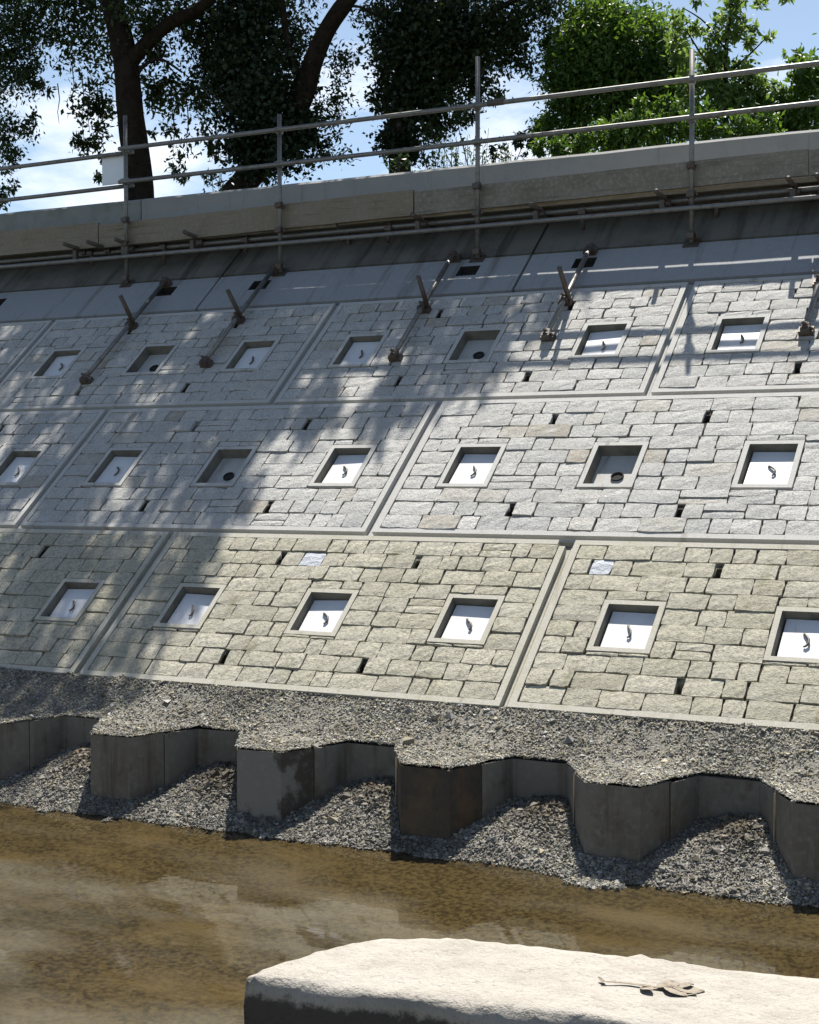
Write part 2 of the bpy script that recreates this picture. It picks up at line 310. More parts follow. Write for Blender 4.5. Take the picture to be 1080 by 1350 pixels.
r3 = n.new('ShaderNodeMapRange'); r3.inputs[1].default_value = -1.25; r3.inputs[2].default_value = -2.1; r3.inputs[3].default_value = .12; l.new(sy.outputs['Y'], r3.inputs[0])   # clear in the shallows, murky where deeper
m3 = n.new('ShaderNodeMath'); m3.operation = 'MULTIPLY'; l.new(r2.outputs[0], m3.inputs[0]); l.new(r3.outputs[0], m3.inputs[1]); l.new(m3.outputs[0], mk.inputs[0]); l.new(gl.outputs[0], ms.inputs[2]); l.new(ms.outputs[0], n['Material Output'].inputs[0])
q = MB().add([(-160, -160, WATER_Z), (160, -160, WATER_Z), (160, -.5, WATER_Z), (-160, -.5, WATER_Z)], [(0, 1, 2, 3)])
q.build('water', wm, kind='structure')

# gravel ledge behind the piles
lx = list(np.arange(-9, 6.001, .04)); rows = 14
v = []
for x in lx:
    ye = pile_y(x) + .006
    for k in range(rows):
        y = .16 + (ye - .16) * k / (rows - 1); v.append((x, y, ledge_z(x, y)))
i = (np.arange(len(lx) - 1)[:, None] * rows + np.arange(rows - 1)[None, :]).ravel()
link('gravel_ledge', np_mesh('gravel_ledge', np.array(v), np.stack([i, i + 1, i + rows + 1, i + rows], 1), M['gravel_bed'], True), kind='structure')

# the bank behind the wall, and the battered bank that carries the panels
sheet('bank_top', axis(-160, 160, -12, 6, .6), axis(4.42, 260, 4.42, 12, .6), lambda x, y: 3.84 + .06 * fbm(x, y, .5), M['grass'], kind='structure')
q = MB(); A = [slope(-60, -.35, -.085), slope(40, -.35, -.085), slope(40, 5.45, -.085), slope(-60, 5.45, -.085)]
q.add(A, [(0, 1, 2, 3)]); q.build('bank_slope', M['conc_grey'], kind='structure')

# ---------------------------------------------------------------- stone-faced panels
ROT = (TH, 0, 0)
HS = [1.41, 1.452, 1.382]; V0 = [0, 1.41, 2.862]; DU = [0, .06, .105]
WIN = [(.54, .48, .87), (.51, .485, .92), (.49, .455, .875)]
BED = -.016
def plate_with_holes(mb, x0, x1, y0, y1, z, holes):
    xs = sorted({x0, x1, *[h[0] for h in holes], *[h[1] for h in holes]}); ys = sorted({y0, y1, *[h[2] for h in holes], *[h[3] for h in holes]})
    for a, b in zip(xs, xs[1:]):
        for c, d in zip(ys, ys[1:]):
            mx_, my_ = (a + b) / 2, (c + d) / 2
            if any(h[0] < mx_ < h[1] and h[2] < my_ < h[3] for h in holes): continue
            mb.add([(a, c, z), (b, c, z), (b, d, z), (a, d, z)], [(0, 1, 2, 3)])
STONES = {}
def stone_mesh(kind, wd, hd):
    key = (kind, round(wd / .03), round(hd / .03), rnd.randrange(4))
    if key not in STONES:
        W2, H2 = max(.02, key[1] * .03) / 2, max(.015, key[2] * .03) / 2
        nx = 5 if wd > .2 else 4; ny = 4 if hd > .08 else 3
        r = random.Random(str(key)); top = []
        for j in range(ny):
            for i_ in range(nx):
                x = -W2 + 2 * W2 * i_ / (nx - 1); y = -H2 + 2 * H2 * j / (ny - 1)
                edge = i_ in (0, nx - 1) or j in (0, ny - 1)
                if edge: x += r.uniform(-.004, .004); y += r.uniform(-.0035, .0035)
                else: x += r.uniform(-.012, .012); y += r.uniform(-.008, .008)
                if i_ in (0, nx - 1) and j in (0, ny - 1): x *= 1 - r.uniform(0, .005) / W2; y *= 1 - r.uniform(0, .005) / H2
                top.append((x, y, (r.uniform(-.0025, .0005) if edge else r.uniform(-.001, .003))))
        ring = list(range(nx)) + [nx * j + nx - 1 for j in range(1, ny)] + [nx * (ny - 1) + i_ for i_ in range(nx - 2, -1, -1)] + [nx * j for j in range(ny - 2, 0, -1)]
        mb = MB(); low = [(top[k][0] * 1.0, top[k][1] * 1.0, -.03) for k in ring]
        fs = [(nx * j + i_, nx * j + i_ + 1, nx * (j + 1) + i_ + 1, nx * (j + 1) + i_) for j in range(ny - 1) for i_ in range(nx - 1)]
        b0 = len(top); N = len(ring)
        fs += [(ring[(k + 1) % N], ring[k], b0 + k, b0 + (k + 1) % N) for k in range(N)]
        mb.add(top + low, fs)
        me = mb.mesh('stone', M[kind])
        STONES[key] = (me, 2 * W2, 2 * H2)
    return STONES[key]
def in_view(u, v, lo=-70):
    d = slope(u, v) - CAM; z = d.dot(W_)
    if z <= 0: return False
    x = 540 + F_PX * d.dot(R_) / z; y = 675 + F_PX * d.dot(D_) / z
    return lo < x < 1080 - lo and -60 < y < 1400

def tube_mesh(pts, r, m, name): return MB().tube(pts, r, 8).mesh(name, m, True)
HOOKS = []
for k in range(5):
    r = random.Random(k); a = r.uniform(-.5, .5)
    pts = [(.0, .05, 0), (.003, .048, .010), (.008 + .012 * a, .025, .013), (.014 + .014 * a, -.004, .015), (.010 + .01 * a, -.030, .014), (-.006, -.046, .011), (-.018, -.044, .008)]
    HOOKS.append(MB().tube(pts, [.006, .007, .007, .007, .0065, .006, .005], 7).mesh('strand_hook', M['strand'], True))

panel_labels = {
 (0, -6): 'bottom-row stone-faced panel at the left edge of the photo, beige and mostly in tree shade',
 (0, -3): 'full beige stone-faced panel in the bottom row with three white-plated anchor pockets',
 (0, 0): 'sunlit beige stone-faced panel at the right end of the bottom row above the gravel',
 (1, -6): 'grey stone-faced panel cut by the left edge in the middle row',
 (1, -3): 'full grey stone-faced panel in the middle row, its plateless pocket in tree shade',
 (1, 0): 'sunlit pale grey stone-faced panel at the right of the middle row',
 (2, -9): 'narrow visible end of a grey stone-faced panel at the left edge of the top row',
 (2, -6): 'shaded grey stone-faced panel in the top row with two scaffold struts over it',
 (2, -3): 'full grey stone-faced panel in the top row, half sunlit, between two sloping joints',
 (2, 0): 'sunlit grey stone-faced panel at the right of the top row, crossed by railing shadows'}
for row, ks in ((0, (-6, -3, 0)), (1, (-6, -3, 0)), (2, (-9, -6, -3, 0))):
    H = HS[row]; ST = 'stone_tan' if row == 0 else 'stone_grey'; CN = 'conc_tan' if row == 0 else 'conc_grey'; MO = 'mortar_tan' if row == 0 else 'mortar_grey'
    wc, w0, w1 = WIN[row]
    for k0 in ks:
        U0 = k0 + DU[row] + (-1.5 + 3 if (row == 1) else 0) - (3 if row == 1 else 0)
        root = empty('stone_facing', slope(U0, V0[row]), ROT, label=panel_labels[(row, k0)], cat='wall panel', group='stone-faced precast panels of the sloping wall')
        gx, gy = .026, .020                       # half joint to the neighbours
        x0, x1, y0, y1 = gx, 3 - gx, gy, H - gy
        fw = .040
        wins = [(wc + i_ - .185, wc + i_ + .185, w0 - .005, w1 + .012) for i_ in range(3)]
        cp = (H - 2 * gy - 2 * fw) / 10; c0 = y0 + fw
        weeps = []
        for kc in (1, 8):
            for wx in (1.0, 2.05):
                a = wx + rnd.uniform(-.07, .07); weeps.append((a - .02, a + .02, c0 + kc * cp + .018, c0 + (kc + 1) * cp - .022 - rnd.uniform(0, .02)))
        body = MB(); plate_with_holes(body, x0 + fw, x1 - fw, y0 + fw, y1 - fw, BED, wins + weeps)
        for (a, b_, c, d) in weeps:
            z0, z1 = -.08, BED
            body.add([(a, c, z0), (b_, c, z0), (b_, d, z0), (a, d, z0), (a, c, z1), (b_, c, z1), (b_, d, z1), (a, d, z1)],
                     [(0, 1, 2, 3), (4, 5, 1, 0), (5, 6, 2, 1), (6, 7, 3, 2), (7, 4, 0, 3)])
        body.build('panel_body', M[MO], root)
        fr_ = MB(); zt, zb = .002, -.08
        cut = .055 if (row, k0) == (0, -3) else 0      # one panel has lost its top corner
        fr_.box((x0, y0, zb), (x1, y0 + fw, zt)); fr_.box((x0, y1 - fw, zb), (x1 - cut, y1, zt))
        fr_.box((x0, y0 + fw, zb), (x0 + fw, y1 - fw, zt)); fr_.box((x1 - fw, y0 + fw, zb), (x1, y1 - fw - cut * .3, zt))
        zj = -.034 + rnd.uniform(-.0008, .0008)          # lapped edge that closes the joint
        fr_.box((x0 - gx + .001, y0, -.075), (x0, y1, zj)); fr_.box((x1, y0, -.075), (x1 + gx - .001, y1 - cut, zj))
        fr_.box((x0 - gx + .001, y0 - gy + .001, -.076), (x1 + gx - .001, y0, zj - .0006)); fr_.box((x0 - gx + .001, y1, -.076), (x1 + gx - .001 - cut * 1.6, y1 + gy - .001, zj - .0006))
        fr_.build('edge_frame', M[CN], root)
        for i_, (a, b_, c, d) in enumerate(wins):
            if not in_view(U0 + (a + b_) / 2, V0[row] + .7): continue
            pk = MB(); lip = .034; zt, zb = .005 + rnd.uniform(-.001, .001), -.078
            ia, ib, ic, id_ = a + lip, b_ - lip, c + lip * .9, d - lip
            ro = [(a, c), (b_, c), (b_, d), (a, d)]; ri = [(ia, ic), (ib, ic), (ib, id_), (ia, id_)]
            dr = .008; rb = [(ia + dr, ic + dr), (ib - dr, ic + dr), (ib - dr, id_ - dr), (ia + dr, id_ - dr)]
            vs = [(x, y, BED - .02) for x, y in ro] + [(x, y, zt) for x, y in ro] + [(x, y, zt) for x, y in ri] + [(x, y, zb) for x, y in rb]
            fs = [(3, 2, 1, 0)][:0]
            for s_ in range(4):
                t_ = (s_ + 1) % 4
                fs += [(s_, t_, 4 + t_, 4 + s_), (4 + s_, 4 + t_, 8 + t_, 8 + s_), (8 + s_, 8 + t_, 12 + t_, 12 + s_)]
            fs.append((12, 13, 14, 15)); pk.add(vs, fs)
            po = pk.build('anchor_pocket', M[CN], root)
            po.data.materials.append(M['conc_pocket_shaded'])       # same concrete as the lip, shade of the reveals put into a darker colour
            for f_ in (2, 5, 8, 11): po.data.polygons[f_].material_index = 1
            cx, cy = (ia + ib) / 2, (ic + id_) / 2
            if row > 0 and i_ == 1:
                hb = MB(); N = 20; r0, r1 = .043, .036
                vs = []; fs = []
                for (r, z) in ((r0, zb), (r0, zb + .012), (r1, zb + .012), (r1, zb + .003)):
                    vs += [(cx + .02 + r * math.cos(2 * math.pi * s_ / N), cy - .03 + r * math.sin(2 * math.pi * s_ / N), z) for s_ in range(N)]
                for q_ in range(3):
                    fs += [(q_ * N + s_, q_ * N + (s_ + 1) % N, (q_ + 1) * N + (s_ + 1) % N, (q_ + 1) * N + s_) for s_ in range(N)]
                fs.append(tuple(range(3 * N, 4 * N))); hb.add(vs, fs); hb.build('anchor_hole', M['hole'], po)
            else:
                pw, ph = (ib - ia) / 2 - .012, (id_ - ic) / 2 - .012
                pl = MB().box((-pw, -ph, zb + .002), (pw, ph, -.045))
                pl.build('anchor_plate', M['plate'], po, loc=(cx + .004, cy - .004, 0), rot=(rnd.uniform(-.02, .03), rnd.uniform(-.03, .03), rnd.uniform(-.035, .035)), bevel=.003)
                link('strand_hook', rnd.choice(HOOKS), po, (cx + rnd.uniform(-.005, .02), cy + rnd.uniform(-.02, .005), -.047), (0, 0, .5 + rnd.uniform(-.2, .2)))
        # stones, course by course
        for c in range(10):
            ya, yb = c0 + c * cp, c0 + (c + 1) * cp
            cuts = [(x0 + fw + .004, x1 - fw - .004)]
            thin = []
            for (a, b_, wy0, wy1) in wins:
                ov = (min(yb, wy1) - max(ya, wy0)) / cp
                if ov <= .02: continue
                new = []
                for s_, e_ in cuts:
                    if b_ < s_ or a > e_: new.append((s_, e_))
                    else:
                        if a - s_ > .03: new.append((s_, a - .004))
                        if e_ - b_ > .03: new.append((b_ + .004, e_))
                cuts = new
                if ov < .8:
                    thin.append((a, b_, wy1 + .005, yb) if wy1 < yb - .02 else (a, b_, ya, wy0 - .004))
            for (a, b_, wy0, wy1) in weeps:
                if wy0 < (ya + yb) / 2 < wy1:
                    new = []
                    for s_, e_ in cuts:
                        if s_ < a and b_ < e_: new += [(s_, a), (b_, e_)]
                        else: new.append((s_, e_))
                    cuts = new
            cells = []
            for s_, e_ in cuts:
                x = s_
                while x < e_ - .01:
                    wd = rnd.choice((.13, .14, .16, .18, .2, .22, .25, .28, .31)) + rnd.uniform(-.015, .015)
                    if e_ - x - wd < .10: wd = e_ - x if e_ - x < .36 else (e_ - x) / 2
                    cells.append((x, x + wd, ya, yb)); x += wd
            for (a, b_, t0, t1) in thin:
                m_ = a + (b_ - a) * rnd.uniform(.35, .65)
                if t1 - t0 > .02: cells += [(a, m_, t0, t1), (m_, b_, t0, t1)]
            for (a, b_, t0, t1) in cells:
                um, vm = (a + b_) / 2, (t0 + t1) / 2
                if not in_view(U0 + um, V0[row] + vm): continue
                hd = t1 - t0
                parts = [(a, b_, t0, t1)]
                if hd > .1 and b_ - a > .2 and rnd.random() < .05:
                    q_ = t0 + hd * rnd.uniform(.4, .6); parts = [(a, b_, t0, q_), (a, b_, q_, t1)]
                for (a, b2, e0, e1) in parts:
                    jx, jy = rnd.uniform(.005, .0105), rnd.uniform(.005, .0105)
                    w_, h_ = b2 - a - jx, e1 - e0 - jy
                    kd = ST if row or c not in (1, 8) or w_ > .24 or rnd.random() > .09 else 'stone_blue'
                    me, mw, mh = stone_mesh(kd, w_, h_)
                    o = bpy.data.objects.new('stone', me); COL.objects.link(o); o.parent = root
                    o.location = ((a + b2) / 2 + rnd.uniform(-.002, .002), (e0 + e1) / 2 + rnd.uniform(-.003, .003), rnd.choice((.0, .0, .001, .002, .003, .005, .008)) + rnd.uniform(-.001, .001))
                    o.rotation_euler = (rnd.gauss(0, .014), rnd.gauss(0, .01), rnd.gauss(0, .007))
                    o.scale = (w_ / mw * rnd.choice((1, 1)), h_ / mh, 1)

# smooth slabs above the stone panels
cap = {-7.34: 'left', -4.34: 'middle', -1.34: 'right'}
for u0, nm in cap.items():
    for hi in (0, 1):
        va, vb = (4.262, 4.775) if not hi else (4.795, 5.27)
        lb = {(0, 'left'): 'smooth blue-grey capping slab at the left with two dark tie slots behind the struts',
              (0, 'middle'): 'smooth grey capping slab in the middle above the half-sunlit top-row panel',
              (0, 'right'): 'smooth grey capping slab at the right with a thin bright streak of sun',
              (1, 'left'): 'upper smooth slab in deep shade under the left of the scaffold platform',
              (1, 'middle'): 'upper smooth slab in deep shade under the middle of the scaffold platform',
              (1, 'right'): 'upper smooth slab in deep shade under the right of the scaffold platform'}[(hi, nm)]
        o = empty('capping_slab', slope(u0, va), ROT, label=lb, cat='concrete slab', group='smooth slabs above the stone panels')
        h = vb - va; sl = MB()
        holes = [] if hi else [(c - .09, c + .09, .26, .40) for c in (.5, 2.5)]
        plate_with_holes(sl, .012, 2.988, .006, h - .006, 0, holes)
        for (a, b_, c, d) in [(.012, 2.988, .006, h - .006)]:
            sl.add([(a, c, -.07), (b_, c, -.07), (b_, d, -.07), (a, d, -.07), (a, c, 0), (b_, c, 0), (b_, d, 0), (a, d, 0)], [(0, 1, 5, 4), (1, 2, 6, 5), (2, 3, 7, 6), (3, 0, 4, 7)])
        sl.build('slab_face', M['slab_shaded' if hi else 'conc_smooth'], o)
        for (a, b_, c, d) in holes:
            MB().add([(a, c, -.06), (b_, c, -.06), (b_, d, -.06), (a, d, -.06), (a, c, 0), (b_, c, 0), (b_, d, 0), (a, d, 0)],
                     [(0, 1, 2, 3), (4, 5, 1, 0), (5, 6, 2, 1), (6, 7, 3, 2), (7, 4, 0, 3)]).build('tie_slot', M['hole'], o)

# coping beams on the crest
def coping(x0, x1, m, label):
    y0, y1, z0, z1, ch = 4.02, 4.44, 3.41, 3.905, .022
    prof = [(y0, z0), (y0, z1 - ch), (y0 + ch, z1), (y1, z1 + .01), (y1, z0)]
    n_ = max(2, int((x1 - x0) / .25)); vs = []; fs = []
    for i_ in range(n_ + 1):
        x = x0 + (x1 - x0) * i_ / n_
        wob = .004 * fbm(x, 0, 1.2)
        vs += [(x, y + (wob if k < 3 else 0), z + (.005 * fbm(x, 5, 2.) if k in (1, 2) else 0)) for k, (y, z) in enumerate(prof)]
    P_ = len(prof)
    for i_ in range(n_): fs += [(i_ * P_ + k, (i_ + 1) * P_ + k, (i_ + 1) * P_ + (k + 1) % P_, i_ * P_ + (k + 1) % P_) for k in range(P_)]
    fs += [tuple(range(P_))[::-1], tuple(range(n_ * P_, (n_ + 1) * P_))]
    MB().add(vs, [f[::-1] for f in fs]).build('coping_beam', m, label=label, cat='coping', group='coping beams along the crest')
coping(-14, -5.49, M['coping_dull'], 'dull grey-green coping beam at the left behind the scaffold toe board')
coping(-5.478, 5, M['coping_pale'], 'long pale concrete coping beam with a bright top edge behind the toe boards')

# ---------------------------------------------------------------- sheet piles
def pile(pts, m, label, extra=None):
    th = .014; top, bot = [], []
    P2 = [Vector(q) for q in pts]; nn = len(P2); off = []
    for i_, q in enumerate(P2):
        t = (P2[min(i_ + 1, nn - 1)] - P2[max(i_ - 1, 0)]).normalized(); off.append(q + Vector((-t.y, t.x)) * th)
    loop = P2 + off[::-1]; N = len(loop)
    mb = MB(); mb.add([(q.x, q.y, TOP_Z + rnd.uniform(-.006, .006)) for q in loop] + [(q.x, q.y, -1.1) for q in loop],
        [(i_, N + i_, N + (i_ + 1) % N, (i_ + 1) % N) for i_ in range(N)] + [(k, k + 1, N - 2 - k, N - 1 - k) for k in range(nn - 1)])
    o = mb.build('sheet_pile', m, label=label, cat='sheet pile', group='steel sheet piles along the water edge')
    e = P2[-1]; MB().tube([(e.x, e.y + .004, -1.1), (e.x, e.y + .004, TOP_Z - .004)], .0105, 7).build('interlock', M['steel_rust'], o, smooth=True)
    return o
out_lab = {-3: 'outer sheet pile at the far left edge of the photo', -2: 'outer sheet pile leftmost of those wholly seen, plain grey with a shadow at its foot',
           -1: 'outer grey sheet pile with a dark wet-looking stain on its left face', 0: 'near-black rusty outer sheet pile in the middle of the row',
           1: 'broad plain grey outer sheet pile right of the middle, nearest the waterline', 2: 'outer sheet pile cut off by the right edge of the photo'}
in_lab = {-3: 'recessed sheet pile at the left edge behind a gravel heap', -2: 'recessed sheet pile between the plain leftmost and the stained outer pile',
          -1: 'recessed sheet pile between the stained outer pile and the near-black one', 0: 'recessed sheet pile between the near-black outer pile and the broad grey one',
          1: 'recessed sheet pile between the broad grey outer pile and the one at the right edge'}
IL = .012
for k in range(-3, 3):
    a = -.22 + k
    wy = (OUT_Y + IN_Y) / 2
    pile([(a - .125 + IL, wy + .012), (a - .132 + IL * .5, wy - .01), (a, OUT_Y), (a + .28, OUT_Y), (a + .36 - IL, wy - .012), (a + .362 - IL * .3, wy + .006)], M['steel_rust' if k == 0 else 'steel_stain' if k == -1 else 'steel'], out_lab.get(k, ''))
    if k < 2:
        pile([(a + .352 + IL, wy - .002), (a + .365 + IL, wy + .02), (a + .44, IN_Y), (a + .74, IN_Y), (a + .868, wy + .004), (a + .872, wy - .008)], M['steel'], in_lab[k])

# ---------------------------------------------------------------- loose gravel
OCT = np.array([(1, 0, 0), (-1, 0, 0), (0, 1, 0), (0, -1, 0), (0, 0, 1), (0, 0, -1)], float)
OF = np.array([(0, 2, 4), (2, 1, 4), (1, 3, 4), (3, 0, 4), (2, 0, 5), (1, 2, 5), (3, 1, 5), (0, 3, 5)])
def gravel(name, label, pts, sizes, cols):
    N = len(pts); V = np.repeat(OCT[None], N, 0) * (1 + NR.uniform(-.35, .35, (N, 6, 3))) + NR.uniform(-.28, .28, (N, 6, 3))
    A_ = NR.normal(size=(N, 4)); A_ /= np.linalg.norm(A_, axis=1)[:, None]; a, b_, c, d = A_.T
    Rm = np.stack([1 - 2 * (c * c + d * d), 2 * (b_ * c - d * a), 2 * (b_ * d + c * a), 2 * (b_ * c + d * a), 1 - 2 * (b_ * b_ + d * d), 2 * (c * d - b_ * a), 2 * (b_ * d - c * a), 2 * (c * d + b_ * a), 1 - 2 * (b_ * b_ + c * c)], 1).reshape(N, 3, 3)
    V = np.einsum('nij,nkj->nki', Rm, V) * sizes[:, None, None] * np.array([1, 1, .75]) + pts[:, None, :]
    Fc = (OF[None] + 6 * np.arange(N)[:, None, None]).reshape(-1, 3)
    me = np_mesh(name, V.reshape(-1, 3), Fc, M['gravel'], False, np.repeat(cols, 6, 0))
    link(name, me, label=label, cat='gravel', kind='stuff')
def pebble_cols(pts, warm):
    N = len(pts); g = NR.beta(2.2, 2.4, N) * .42 + .10
    c = np.stack([g * 1.03, g, g * .9], 1)
    br = NR.rand(N) < warm; c[br] *= np.array([1.08, 1.0, .80])
    wt = NR.rand(N) < .02; c[wt] = np.array([.62, .61, .57])
    z = np.array([fbm(p_[0], p_[1], 2.2) for p_ in pts]); z2 = np.array([fbm(p_[0] + 9, p_[1], 6.5) for p_ in pts]); c *= (1 + .34 * np.clip(z, -1, 1) + .28 * np.clip(z2, -1, 1))[:, None]
    return c
pts = []
while len(pts) < 46000:
    x = rnd.uniform(-4.3, 2.3); ye = pile_y(x); y = rnd.uniform(ye - .006, .02)
    pts.append((x, y, ledge_z(x, y) + rnd.uniform(-.004, .006)))
pts = np.array(pts); sz = np.clip(NR.lognormal(math.log(.0054), .42, len(pts)), .0035, .026)
big = NR.rand(len(pts)) < .004; sz[big] *= 2.4
gravel('ledge_gravel', 'crushed grey-brown gravel spread between the stone panels and the pile tops', pts, sz, pebble_cols(pts, .45) * .74)
pts = []
while len(pts) < 46000:
    x = rnd.uniform(-4.3, 2.3); ye = pile_y(x); y = rnd.uniform(-1.18, ye - .01)
    z = bed_z(x, y)
    if z < WATER_Z - .004: continue
    pts.append((x, y, z + rnd.uniform(-.004, .008)))
pts = np.array(pts); sz = np.clip(NR.lognormal(math.log(.0057), .45, len(pts)), .0035, .032)
c = pebble_cols(pts, .25) * .50
tt = (pts[:, 0] + .22) % PITCH; dark = np.exp(-((tt - .68) / .17) ** 2 - ((pts[:, 1] + .50) / .16) ** 2)   # brown clods of spoil on the heaps
c = c * (1 - .45 * dark[:, None] * np.array([.85, 1, 1.15])); sz = sz * (1 + .7 * dark)
gravel('bank_gravel', 'grey gravel and spoil heaped at the foot of the sheet piles by the water', pts, sz, c)

# ---------------------------------------------------------------- limestone block in the foreground
def block():
    C4 = [Vector((1.03, -4.17)), Vector((3.35, -3.90)), Vector((3.28, -3.35)), Vector((1.08, -3.62))]
    zt, zb = -.068, -.95; nx, ny, nz_ = 70, 18, 20
    vs = []; idx = {}
    def vert(i_, j, k):
        if (i_, j, k) in idx: return idx[(i_, j, k)]
        a, b_, c = i_ / nx, j / ny, k / nz_
        p2 = (C4[0] * (1 - a) + C4[1] * a) * (1 - b_) + (C4[3] * (1 - a) + C4[2] * a) * b_
        z = zb + (zt - zb) * c; q = Vector((p2.x, p2.y, z))
        # rounded arrises: pull points near two or more faces inward
        ex = min(a, 1 - a) * 2.3; ey = min(b_, 1 - b_) * .55; ez = (1 - c) * .85
        n_ = fbm(q.x * 2, q.y * 2, 1.5); r = .030 + .02 * n_
        dirs = []
        if ex < r: dirs.append((r - ex, Vector((1 if a < .5 else -1, 0, 0))))
        if ey < r: dirs.append((r - ey, Vector((-.1, 1 if b_ < .5 else -1, 0))))
        if ez < r: dirs.append((r - ez, Vector((0, 0, -1))))
        if len(dirs) > 1:
            t_ = math.sqrt(sum(d_ * d_ for d_, _ in dirs))
            k_ = max(0, t_ - r) / t_ if t_ > 0 else 0
            for d_, v_ in dirs: q += v_ * d_ * k_ * 1.15
        # worn back left corner
        if c > .4:
            m_ = max(0, 1 - (a * 2.3) / .34) * max(0, (b_ - .25) / .75)
            q += Vector((.10, -.06, -.015)) * m_
        n3 = noise.fractal(q * 5.2, 1, 2, 4); n4 = noise.fractal(q * 19, 1, 2, 3)
        nrm = Vector((0, 0, 1)) if k == nz_ else Vector((0, -1 if j == 0 else 1, 0)) if j in (0, ny) else Vector((-1 if i_ == 0 else 1, 0, 0))
        q += nrm * (n3 * .013 + n4 * .012) * (1 if k < nz_ else .45 if 0 < j < ny else 1)
        if j in (0, ny): q.y += (.02 * fbm(q.x, 2, 3.2) + .010 * fbm(q.x, 4, 13)) * (1 if k == nz_ else .6)
        vs.append(q); idx[(i_, j, k)] = len(vs) - 1
        return len(vs) - 1
    fs = []
    for i_ in range(nx):
        for j in range(ny): fs.append((vert(i_, j, nz_), vert(i_ + 1, j, nz_), vert(i_ + 1, j + 1, nz_), vert(i_, j + 1, nz_)))
        for k in range(nz_):
            fs.append((vert(i_, 0, k), vert(i_ + 1, 0, k), vert(i_ + 1, 0, k + 1), vert(i_, 0, k + 1)))
            fs.append((vert(i_ + 1, ny, k), vert(i_, ny, k), vert(i_, ny, k + 1), vert(i_ + 1, ny, k + 1)))
    for j in range(ny):
        for k in range(nz_):
            fs.append((vert(0, j + 1, k), vert(0, j, k), vert(0, j, k + 1), vert(0, j + 1, k + 1)))
            fs.append((vert(nx, j, k), vert(nx, j + 1, k), vert(nx, j + 1, k + 1), vert(nx, j, k + 1)))
    MB().add(vs, fs).build('stone_block', M['limestone'], smooth=True, label='large pale limestone block with rough front edge standing in the shallow water', cat='stone block')
block()
tw = empty('dry_twig', (2.07, -3.77, -.064), (0, 0, .12), label='dry brown twig with withered leaves lying on the pale limestone block', cat='twig')
tw.scale = (1, 1.25, .3)
MB().tube([(-.13, -.004, .010), (-.06, .004, .012), (.02, -.002, .012), (.09, .006, .014)], [.003, .005, .006, .004], 6).build('stem', M['twig'], tw)
for i_, (x, y, a, L) in enumerate([(.02, .0, .5, .07), (.04, .002, -.45, .075), (.06, .004, .15, .085), (.05, .0, -.15, .08), (-.12, 0, 2.7, .025), (-.02, -.004, -.7, .05), (.07, .008, .6, .05)]):
    ca, sa = math.cos(a), math.sin(a); vs = []; fs = []
    for k in range(5):
        t_ = k / 4; wd = L * .30 * math.sin(math.pi * (.12 + .85 * t_)); zz = .012 + .016 * math.sin(t_ * 3 + i_)
        for s_ in (-1, 0, 1):
            lx_, ly_ = L * t_, wd * s_; vs.append((x + lx_ * ca - ly_ * sa, y + lx_ * sa + ly_ * ca, zz + .007 * abs(s_) + rnd.uniform(-.002, .002)))
    for k in range(4): fs += [(3 * k, 3 * k + 3, 3 * k + 4, 3 * k + 1), (3 * k + 1, 3 * k + 4, 3 * k + 5, 3 * k + 2)]
    MB().add(vs, fs).build('withered_leaf', M['twig'], tw)

# ---------------------------------------------------------------- scaffold
TR = .0195
def coupler_mb(c, axis_, size=.036):
    c = Vector(c); t = Vector(axis_).normalized(); s_ = t.orthogonal().normalized()
    mb = MB(); mb.tube([c - t * size * .8, c + t * size * .8], TR + .012, 10)
    b_ = t.cross(s_)
    mb.tube([c + s_ * .02 - b_ * .045, c + s_ * .02 + b_ * .045], .011, 6)
    mb.box(c + Vector((-.03, -.045, -.02)), c + Vector((.03, -.005, .02)))
    return mb
PY = 3.65
posts = [(-5.375, 4.60, 'scaffold post beside the white board, leftmost in the photo'), (-3.705, 4.43, 'shorter scaffold post in front of the ivy-clad leaning tree'),
         (-1.81, 4.69, 'scaffold post standing against the open sky in the middle of the railing'), (-.018, 4.52, 'scaffold post in front of the bright green bush, rightmost in the photo')]
for x, zt, lb in posts:
    zb = PY * math.tan(TH) + .012
    o = empty('scaffold_post', (x, PY, zb), label=lb, cat='scaffold post', group='upright scaffold posts along the crest')
    lean = rnd.uniform(-.006, .006)
    MB().tube([(0, 0, .0), (lean, 0, zt - zb)], TR, 12).build('tube', M['galv'], o, smooth=True)
    MB().box((-.06, -.05, -.012), (.06, .05, .0)).build('base_plate', M['galv_dark'], o, rot=(TH, 0, 0))
    for z in (.05, 3.64 - zb, 3.42 - zb, 3.995 - zb, 4.29 - zb):
        coupler_mb((0, 0, z), (0, 0, 1)).build('coupler', M['galv_dark'] if z < .7 else M['galv'], o)
def rail(name, a, b_, label, cat, group=None, m='galv', sleeve=(), r=TR):
    a, b_ = Vector(a), Vector(b_); o = empty(name, a, label=label, cat=cat, group=group)
    pts = [(b_ - a) * t_ + Vector((0, 0, -.006 * math.sin(math.pi * t_))) for t_ in (0, .25, .5, .75, 1)]
    MB().tube(pts, r, 12).build('tube', M[m], o, smooth=True)
    for t_ in sleeve:
        c = (b_ - a) * t_; d = (b_ - a).normalized()
        MB().tube([c - d * .07, c + d * .07], r + .008, 12).build('sleeve', M['galv_dark'], o, smooth=True)
    return o
G = 'horizontal guard rails of the scaffold'
rail('guard_rail', (-9.2, PY + .05, 4.262), (-5.33, PY + .05, 4.272), 'upper guard rail tube left of the leftmost scaffold post', 'guard rail', G)
rail('guard_rail', (-9.2, PY + .05, 3.955), (-5.33, PY + .05, 3.965), 'lower guard rail tube left of the leftmost scaffold post', 'guard rail', G)
